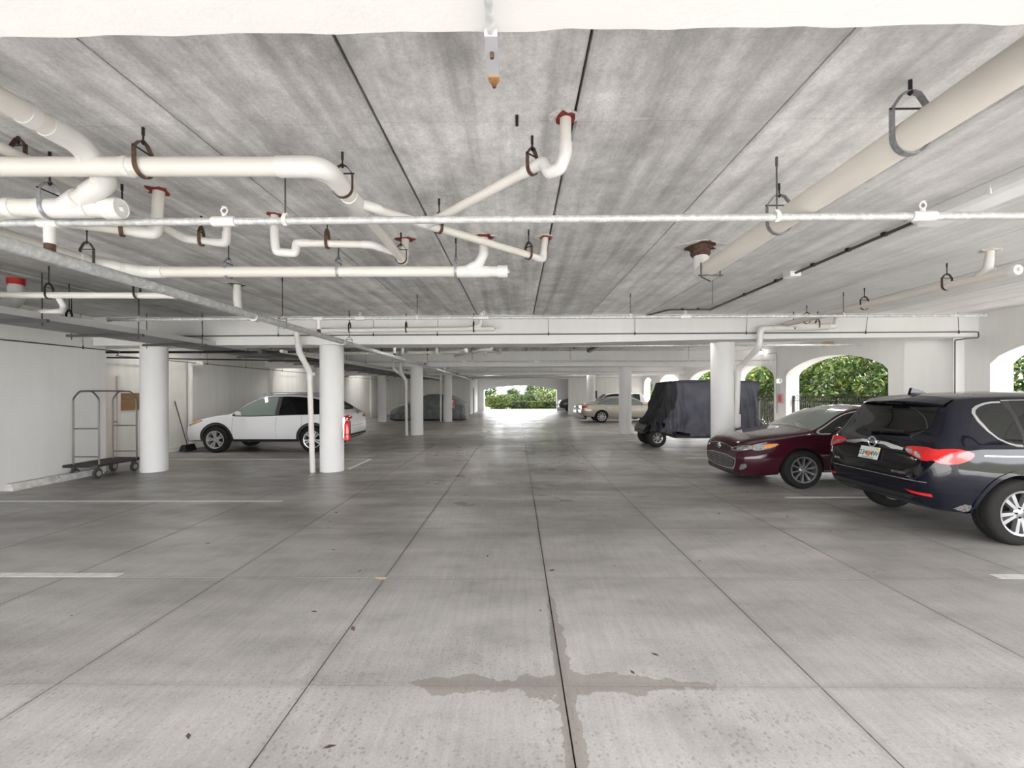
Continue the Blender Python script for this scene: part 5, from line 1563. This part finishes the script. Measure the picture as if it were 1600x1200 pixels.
# ================================================================== SMALLER THINGS
# ---- luggage cart by the left wall
C_ = thing('luggage_cart', 'birdcage luggage cart with black deck beside the left wall', 'luggage cart', (-8.64, 9.3, 0))
deck = [(-9.00, 8.72), (-8.29, 8.72), (-8.29, 9.86), (-9.00, 9.86)]
dk = [(-8.92, 8.68), (-8.37, 8.68), (-8.29, 8.76), (-8.29, 9.82), (-8.37, 9.90), (-8.92, 9.90), (-9.00, 9.82), (-9.00, 8.76)]
MB().prism(dk, 'z', 0.245, 0.275).build('bumper', M_PLBLK, C_, smooth=False)
MB().prism([(x * 0.995 - 0.043, y) for x, y in dk], 'z', 0.27, 0.285).build('deck', mat('dark_carpet', (0.045, 0.036, 0.03), 0.95, var=0.2, scale=80), C_, smooth=False)
M_BRUSH = mat('brushed_steel', (0.17, 0.155, 0.14), 0.35, 0.8)
for y in (8.84, 9.72):
    f = MB().tube(fillet([(-8.86, y, 0.27), (-8.86, y, 1.60), (-8.73, y, 1.75), (-8.47, y, 1.75), (-8.34, y, 1.60), (-8.34, y, 0.27)], 0.06, 5), 0.0165, 10).build('arch_frame', M_BRUSH, C_)
    for z in (0.44, 1.00):
        MB().cyl((-8.86, y, z), (-8.34, y, z), 0.011, 8).build('cross_bar', M_BRUSH, f)
MB().cyl((-8.60, 8.84, 1.755), (-8.60, 9.72, 1.755), 0.016, 10).build('hanging_rail', M_BRUSH, C_)
for x in (-8.87, -8.41):
    for y in (8.86, 9.72):
        ca = MB().prism([(y - 0.03, 0.245), (y + 0.03, 0.245), (y + 0.045, 0.10), (y - 0.005, 0.08)], 'x', x - 0.03, x + 0.03).build('caster', M_DKCOND, C_, smooth=False)
        w_ = MB().lathe([(0.04, -0.024), (0.088, -0.024), (0.10, -0.012), (0.10, 0.012), (0.088, 0.024), (0.04, 0.024)], (x, y + 0.02, 0.10), (1, 0, 0), 20)
        w_.build('caster_wheel', mat('caster_rubber', (0.05, 0.05, 0.05), 0.6), ca)
        MB().cyl((x - 0.035, y + 0.02, 0.10), (x + 0.035, y + 0.02, 0.10), 0.052, 14).build('caster_hub', mat('caster_hub', (0.35, 0.35, 0.35), 0.4, 0.4), ca)

# ---- wheel stop along the wall
ws = MB().prism([(-8.98, 0.0), (-8.80, 0.0), (-8.805, 0.05), (-8.84, 0.12), (-8.94, 0.125), (-8.975, 0.06)], 'y', 7.72, 9.45)
wso = tag(ws.build('wheel_stop', mat('wheel_stop_concrete', (0.62, 0.60, 0.58), 0.8, var=0.22, scale=9, bump=0.3), None, smooth=False), 'chipped pale concrete wheel stop lying along the left wall', 'wheel stop')
tm_ = text_mesh('STOR', 0.085, 0.001)
put_mesh('stencil_lettering', tm_, mat('faded_stencil', (0.36, 0.36, 0.355), 0.9, var=0.4, scale=60), wso,
         Matrix.Translation(Vector((-8.818, 8.45, 0.085)) - wso.location) @ Matrix.Rotation(math.radians(-62 + 0), 4, 'Y').inverted() @ Matrix.Rotation(math.radians(90), 4, 'Z'))

# ---- board, broom and bits on the left wall
nb = thing('notice_board', 'brown board on the recessed wall beside the cream door', 'board', (-10.04, 11.5, 1.27))
MB().box(-10.049, -10.02, 11.20, 11.80, 1.27, 1.71).build('panel', M_BROWN, nb, smooth=False)
MB().box(-10.049, -10.01, 11.18, 11.20, 1.26, 1.72).build('edge', M_DOOR, nb, smooth=False)
bm_ = thing('broom', 'broom with dark handle leaning on the left wall', 'broom', (-9.75, 13.1, 0))
MB().cyl((-9.68, 13.05, 0.14), (-10.02, 13.0, 1.47), 0.014, 10).build('handle', M_WOOD, bm_)
MB().prism([(-9.62, 0.20), (-9.72, 0.20), (-9.80, 0.02), (-9.55, 0.02)], 'y', 12.85, 13.25).build('bristles', M_PLBLK, bm_, smooth=False)
tag(MB().box(-8.27, -8.16, 9.9, 10.02, 0.78, 0.92).build('outlet_box', M_PLBLK, None, smooth=False), 'small black outlet box on the column beside the luggage cart', 'outlet')

# ---- fire extinguishers
def extinguisher(x, y, z0, label, s=1.0):
    t = thing('fire_extinguisher', label, 'extinguisher', (x, y, z0))
    MB().lathe([(0.05 * s, 0), (0.066 * s, 0.012), (0.066 * s, 0.36 * s), (0.055 * s, 0.40 * s), (0.025 * s, 0.43 * s), (0.02 * s, 0.45 * s)], (x, y, z0), (0, 0, 1), 24).build('cylinder', M_EXT, t)
    hd_ = MB().cyl((x, y, z0 + 0.44 * s), (x, y, z0 + 0.49 * s), 0.02 * s, 12).build('valve', M_CHROME, t)
    MB().prism([(x - 0.02, z0 + 0.48 * s), (x + 0.09, z0 + 0.50 * s), (x + 0.09, z0 + 0.512 * s), (x - 0.02, z0 + 0.50 * s)], 'y', y - 0.012, y + 0.012).build('lever', M_PLBLK, hd_, smooth=False)
    MB().tube(fillet([(x, y - 0.02, z0 + 0.47 * s), (x + 0.08, y - 0.05, z0 + 0.44 * s), (x + 0.085, y - 0.05, z0 + 0.2 * s), (x + 0.08, y - 0.04, z0 + 0.10 * s)], 0.05), 0.011, 8).build('hose', M_PLBLK, t)
    MB().lathe([(0.0675 * s, 0.13 * s), (0.0675 * s, 0.15 * s)], (x, y, z0), (0, 0, 1), 24, close=False).build('strap', M_PLBLK, t)
    MB().box(x - 0.09, x - 0.055, y - 0.02, y + 0.02, z0 + 0.05, z0 + 0.5 * s).build('bracket', M_CHROME, t, smooth=False)
extinguisher(-3.70, 9.72, 0.66, 'red fire extinguisher on the nearest left column')
extinguisher(-3.69, 26.05, 0.75, 'red fire extinguisher on the far column by the covered car')

# ---- wall things on the right
sg = thing('wall_sign', 'pink and red safety sign on the pier between arches', 'sign', (9.58, 16.45, 1.25))
MB().box(9.57, 9.60, 16.28, 16.62, 1.28, 1.62).build('panel', mat('pink_sign', (0.66, 0.36, 0.36), 0.5, var=0.1), sg, smooth=False)
MB().box(9.565, 9.575, 16.36, 16.54, 1.33, 1.55).build('print', mat('red_print', (0.50, 0.13, 0.13), 0.5, var=0.5, scale=60), sg, smooth=False)
wl_ = thing('wall_lamp', 'small white lamp on the pier above the pink sign', 'light', (9.56, 16.45, 2.05))
MB().box(9.54, 9.60, 16.33, 16.42, 2.03, 2.15).build('housing', M_WHITEPL, wl_, smooth=False)
MB().box(9.54, 9.60, 16.47, 16.58, 2.0, 2.16).build('lens', mat('lamp_lens', (0.9, 0.88, 0.8), 0.3, emit=(1, 0.93, 0.8), estr=0.4), wl_, smooth=False)
bu = thing('bulb_lamp', 'bare lit bulb under the ceiling near the right wall', 'light', (9.42, 17.4, 3.1))
MB().lathe([(0.001, -0.06), (0.04, -0.05), (0.058, 0), (0.045, 0.045), (0.025, 0.07)], (9.42, 17.4, 3.2), (0, 0, 1), 16).build('bulb', mat('lit_bulb', (1, 1, 1), 0.3, emit=(1, 0.97, 0.9), estr=4.0), bu)
MB().cyl((9.42, 17.4, 3.26), (9.42, 17.4, CZ), 0.03, 12).build('socket', M_PLBLK, bu)
conduit('thin conduit dropping down the pier beside the pink sign', [(9.5, 17.1, 3.12), (9.56, 16.66, 3.14), (9.57, 16.62, 3.0), (9.57, 16.62, 0.9)], 0.012, M_HANG)
conduit('slim conduit from lamp to sign on the pier', [(9.58, 16.5, 2.0), (9.58, 16.5, 1.62)], 0.008, M_HANG)
pt = MB().prism([(13.65, 3.12), (14.2, 3.10), (14.28, 3.24), (13.7, 3.28)], 'x', 9.593, 9.602)
tag(pt.build('wall_patch', mat('tan_patch', (0.60, 0.50, 0.36), 0.8, var=0.15, scale=20), None, smooth=False), 'tan stain patch on the right wall above the big arch', 'patch')
tag(MB().box(5.5, 6.12, 34.33, 34.41, 1.22, 1.80).build('wall_panel', mat('dark_green_panel', (0.03, 0.04, 0.035), 0.3), None, smooth=False), 'dark panel on the far wall behind the silver SUV', 'panel')
fl_ = thing('flood_lamp', 'small white flood lamp under the last beam near the exit', 'light', (1.95, 34.0, 2.66))
MB().box(1.8, 2.1, 33.9, 34.05, 2.62, 2.74).build('housing', M_WHITEPL, fl_, smooth=False)
MB().box(1.93, 1.97, 33.98, 34.02, 2.74, CZ).build('stem', M_WHITEPL, fl_, smooth=False)

# ---- iron railings in the arches
def railing(y0, y1, label, x=9.85, zt=1.56):
    t = thing('railing', label, 'railing', (x, (y0 + y1) / 2, 0))
    for z, h in ((zt, 0.035), (zt - 0.16, 0.03), (0.12, 0.03)):
        MB().box(x - 0.02, x + 0.02, y0, y1, z - h, z).build('rail', M_BLACK, t, smooth=False)
    n = int((y1 - y0) / 0.115)
    me = MB().box(-0.009, 0.009, -0.009, 0.009, 0.09, zt - 0.16).mesh('picket', smooth=False); me.materials.append(M_BLACK)
    pe = MB().box(-0.03, 0.03, -0.03, 0.03, 0.0, zt).mesh('post', smooth=False); pe.materials.append(M_BLACK)
    L0 = wloc(t)
    for k in range(n + 1):
        y = y0 + 0.03 + (y1 - y0 - 0.06) * k / n
        o = bpy.data.objects.new('picket', me); COL.objects.link(o); o.parent = t; o.location = (0, y - L0.y, 0)
    for y in (y0 + 0.03, (y0 + y1) / 2, y1 - 0.03):
        o = bpy.data.objects.new('post', pe); COL.objects.link(o); o.parent = t; o.location = (0, y - L0.y, 0)
    mb = MB()
    for k in range(n):
        y = y0 + 0.03 + (y1 - y0 - 0.06) * (k + 0.5) / n
        mb.tube([(x, y + 0.046 * math.cos(a), zt - 0.098 + 0.05 * math.sin(a)) for a in [2 * PI * q / 10 for q in range(10)]], 0.011, 4, closed=True)
    o = mb.build('ring_row', M_BLACK, t, smooth=False); o['kind'] = 'stuff'
railing(4.75, 9.2, 'black iron railing in the arch at the right edge')
railing(11.7, 16.1, 'black iron railing in the big arch behind the maroon sedan')
railing(16.85, 19.9, 'black iron railing in the arch behind the golf cart cover')
railing(20.7, 25.1, 'black iron railing in the arch beyond the right column')
railing(26.7, 30.3, 'black iron railing in the arch beside the silver SUV')

# ---- leaf litter on the aisle
mb = MB()
rr = random.Random(5)
for k in range(170):
    if k < 120: x, y = rr.gauss(0.1, 0.5), rr.uniform(8.2, 15.5)
    else: x, y = rr.uniform(-4, 4), rr.uniform(1.3, 9)
    s_ = rr.uniform(0.014, 0.042); a = rr.uniform(0, 6.28); h = rr.uniform(0.002, 0.010)
    ca, sa = math.cos(a), math.sin(a)
    mb.add([(x + ca * s_, y + sa * s_, 0.003), (x - sa * s_ * 0.4, y + ca * s_ * 0.4, h), (x - ca * s_, y - sa * s_, 0.003), (x + sa * s_ * 0.4, y - ca * s_ * 0.4, 0.004)], [[0, 1, 2], [0, 2, 3]])
tag(mb.build('leaf_litter', mat('dry_leaf', (0.12, 0.085, 0.055), 0.9, var=0.6, scale=9), None, smooth=False, recalc=False), 'dry leaf bits scattered on the concrete floor', 'leaves', kind='stuff')
ll = [('curled dry leaf at the bottom edge of the floor left of centre', -1.02, 1.92, 0.045), ('dry leaf on the slab corner left of the long joint', -1.24, 4.05, 0.05)]
for lb, x, y, s_ in ll:
    rows = [[(x + s_ * (i / 3 - 1), y + s_ * 0.45 * (j - 1) * math.sqrt(max(0.05, 1 - (i / 3 - 1) ** 2)), 0.004 + 0.012 * (j - 1) ** 2 + 0.01 * (i / 3 - 1) ** 2) for j in range(3)] for i in range(7)]
    tag(MB().grid(rows).build('dry_leaf', mat('pale_dry_leaf', (0.42, 0.35, 0.25), 0.8, var=0.3, scale=60), None), lb, 'leaf')

# ================================================================== PLANTING OUTSIDE
def leaves(c, rad, n, size, seed, shell=0.55, flat=1.0):
    rg = np.random.default_rng(seed)
    d = rg.normal(size=(n, 3)); d /= np.linalg.norm(d, axis=1)[:, None]
    r = (shell + (1 - shell) * rg.random(n) ** 0.6)
    # lumpy outline
    lump = 1 + 0.16 * np.sin(d[:, 0] * 5 + seed) * np.cos(d[:, 1] * 6 + seed * 2) + 0.12 * np.sin(d[:, 2] * 8 + seed)
    p = d * (r * lump)[:, None] * np.array(rad) + np.array(c)
    u = rg.normal(size=(n, 3)); u /= np.linalg.norm(u, axis=1)[:, None]
    u = u + d * 0.6; u /= np.linalg.norm(u, axis=1)[:, None]
    v = np.cross(u, rg.normal(size=(n, 3))); v /= np.linalg.norm(v, axis=1)[:, None]
    s = (size * (0.6 + 0.8 * rg.random(n)))[:, None]
    w_ = np.cross(u, v)
    a = p - u * s; b = p + v * s * 0.42 + w_ * s * 0.1; cc_ = p + u * s; e = p - v * s * 0.42 + w_ * s * 0.1
    vs = np.stack([a, b, cc_, e], 1).reshape(-1, 3)
    vs = vs[:]
    fs = np.arange(4 * n).reshape(n, 4)
    return vs, fs

def plant(name, label, cat, base, rad, n, size, m, seed, stem_m, group=None, stems=3, flat_top=None, shell=0.55, lift=None):
    t = thing(name, label, cat, base, 0, group)
    cz = rad[2] * 0.95 if lift is None else lift
    vs, fs = leaves((0, 0, cz), rad, n, size, seed, shell)
    if flat_top: vs[:, 2] = np.minimum(vs[:, 2], flat_top + 0.04 * np.sin(vs[:, 0] * 40))
    vs[:, 2] = np.maximum(vs[:, 2], 0.02)
    me = bpy.data.meshes.new('foliage')
    me.from_pydata(vs.tolist(), [], fs.tolist()); me.materials.append(m)
    o = bpy.data.objects.new('foliage', me); COL.objects.link(o); o.parent = t; o['kind'] = 'stuff'
    rg = random.Random(seed)
    for k in range(stems):
        a = rg.uniform(0, 6.28); e = rg.uniform(0.2, 0.6)
        mb = MB().tube([(0.15 * math.cos(a), 0.15 * math.sin(a), -0.05), (rad[0] * e * 0.5 * math.cos(a), rad[1] * e * 0.5 * math.sin(a), cz * 0.7), (rad[0] * e * math.cos(a), rad[1] * e * math.sin(a), cz * 1.4)], [0.05, 0.035, 0.015], 7)
        mb.build('stem', stem_m, t, local=True)
    return t
L_HEDGE = leaf_mat('ficus_leaf', [(0.0, (0.010, 0.024, 0.005)), (0.35, (0.026, 0.060, 0.009)), (0.7, (0.060, 0.110, 0.014)), (0.92, (0.15, 0.18, 0.025)), (1.0, (0.06, 0.035, 0.016))])
L_BRIGHT = leaf_mat('bright_leaf', [(0.0, (0.020, 0.045, 0.005)), (0.5, (0.065, 0.11, 0.013)), (0.85, (0.13, 0.17, 0.02)), (1.0, (0.14, 0.08, 0.02))])
L_DARK = leaf_mat('dark_leaf', [(0.0, (0.009, 0.02, 0.005)), (0.6, (0.026, 0.05, 0.009)), (1.0, (0.06, 0.09, 0.014))])
L_PALE = leaf_mat('pale_leaf', [(0.0, (0.05, 0.08, 0.026)), (0.6, (0.10, 0.14, 0.05)), (1.0, (0.18, 0.20, 0.09))])
M_BARK = mat('bark', (0.10, 0.075, 0.055), 0.9, var=0.4, scale=20)
hl = ['leafy green shrub behind the arch at the right edge, near side', 'leafy green shrub filling the arch at the right edge', 'leafy green shrub behind the pier of the dark SUV',
      'leafy green shrub in the right half of the big arch', 'leafy green shrub in the middle of the big arch', 'leafy green shrub in the left half of the big arch', 'leafy green shrub behind the pier with the pink sign',
      'leafy green shrub in the arch above the golf cart', 'leafy green shrub hidden by the right column', 'leafy green shrub in the arch left of the right column', 'leafy green shrub in the small arch behind the silver SUV']
for k, (y, x) in enumerate([(6.3, 13.6), (9.3, 13.6), (12.3, 13.4), (15.2, 13.6), (17.9, 13.7), (20.6, 13.8), (23.6, 13.7), (26.8, 13.9), (30.0, 13.9), (33.2, 14.0), (47.8, 13.7)]):
    plant('ficus_shrub', hl[k], 'shrub', (x, y, -0.3), (1.75, 1.75, 2.15), 8000, 0.105, L_HEDGE, 11 + k, M_BARK, 'shrubs outside the right wall', 4, shell=0.35)

# garden seen through the far exit
plant('croton_bush', 'rounded green and gold bush outside the far exit, left', 'bush', (-2.0, 47.5, -0.3), (1.35, 1.2, 0.98), 3200, 0.10, L_BRIGHT, 41, M_BARK, None, 3, shell=0.4)
hb = ['clipped low hedge outside the far exit, left section', 'clipped low hedge outside the far exit, middle section', 'clipped low hedge outside the far exit, right section']
for k, x in enumerate((0.2, 2.0, 3.8)):
    plant('clipped_hedge', hb[k], 'hedge', (x, 47.8, -0.3), (1.2, 0.7, 0.85), 2600, 0.09, L_BRIGHT if k == 1 else L_DARK, 51 + k, M_BARK, 'clipped hedge outside the exit', 2, flat_top=1.02, shell=0.4, lift=0.55)
hb2 = ['dark hedge farther out beyond the exit, left section', 'dark hedge farther out beyond the exit, right section']
for k, x in enumerate((-0.5, 2.2)):
    plant('tall_hedge', hb2[k], 'hedge', (x, 60, -0.3), (1.9, 0.9, 1.2), 2400, 0.12, L_DARK, 61 + k, M_BARK, 'dark hedge beyond the exit', 2, flat_top=1.75, shell=0.4, lift=0.9)
plant('drooping_tree', 'pale drooping tree at the right of the far exit view', 'tree', (4.0, 58, -0.3), (1.7, 1.5, 2.1), 3200, 0.16, L_PALE, 71, M_BARK, None, 3, shell=0.3, lift=1.9)
plant('dark_tree', 'dark leafy tree left of the drooping tree beyond the exit', 'tree', (2.4, 64, -0.3), (1.3, 1.3, 2.4), 2200, 0.16, L_DARK, 72, M_BARK, None, 2, shell=0.3, lift=2.2)
plant('small_tree', 'small rounded tree beyond the hedge near the exit centre', 'tree', (-0.6, 66, -0.3), (1.0, 0.9, 1.0), 1600, 0.14, L_DARK, 73, M_BARK, None, 2, shell=0.3, lift=1.6)
plant('dark_tree', 'tall dark tree at the left edge of the far exit view', 'tree', (-4.4, 64, -0.3), (1.6, 1.4, 2.6), 2400, 0.17, L_DARK, 74, M_BARK, None, 2, shell=0.3, lift=2.0)
pb = thing('apartment_building', 'pale lavender building far beyond the exit', 'building', (0.5, 92, -0.3))
MB().box(-3.2, 4.2, 90, 96, -0.3, 6.0).build('wall', mat('pale_building', (0.10, 0.10, 0.112), 0.7, var=0.04), pb, smooth=False)
for x in (-2.4, -0.6, 1.2, 3.0):
    MB().box(x, x + 0.9, 89.93, 90.02, 2.6, 3.8).build('window', mat('building_window', (0.45, 0.48, 0.53), 0.2), pb, smooth=False)
MB().box(-3.5, 4.5, 89.7, 96.3, 6.0, 6.25).build('roof', mat('pale_roof', (0.6, 0.58, 0.56), 0.7), pb, smooth=False)
lp = thing('lamp_post', 'white lamp post beyond the exit at left', 'post', (-4.1, 56, -0.3))
MB().cyl((-4.1, 56, -0.3), (-4.1, 56, 3.6), 0.05, 10).build('pole', M_WHITEPL, lp)
MB().lathe([(0.05, 0), (0.16, 0.1), (0.12, 0.35), (0.02, 0.42)], (-4.1, 56, 3.55), (0, 0, 1), 12).build('lantern', M_WHITEPL, lp)
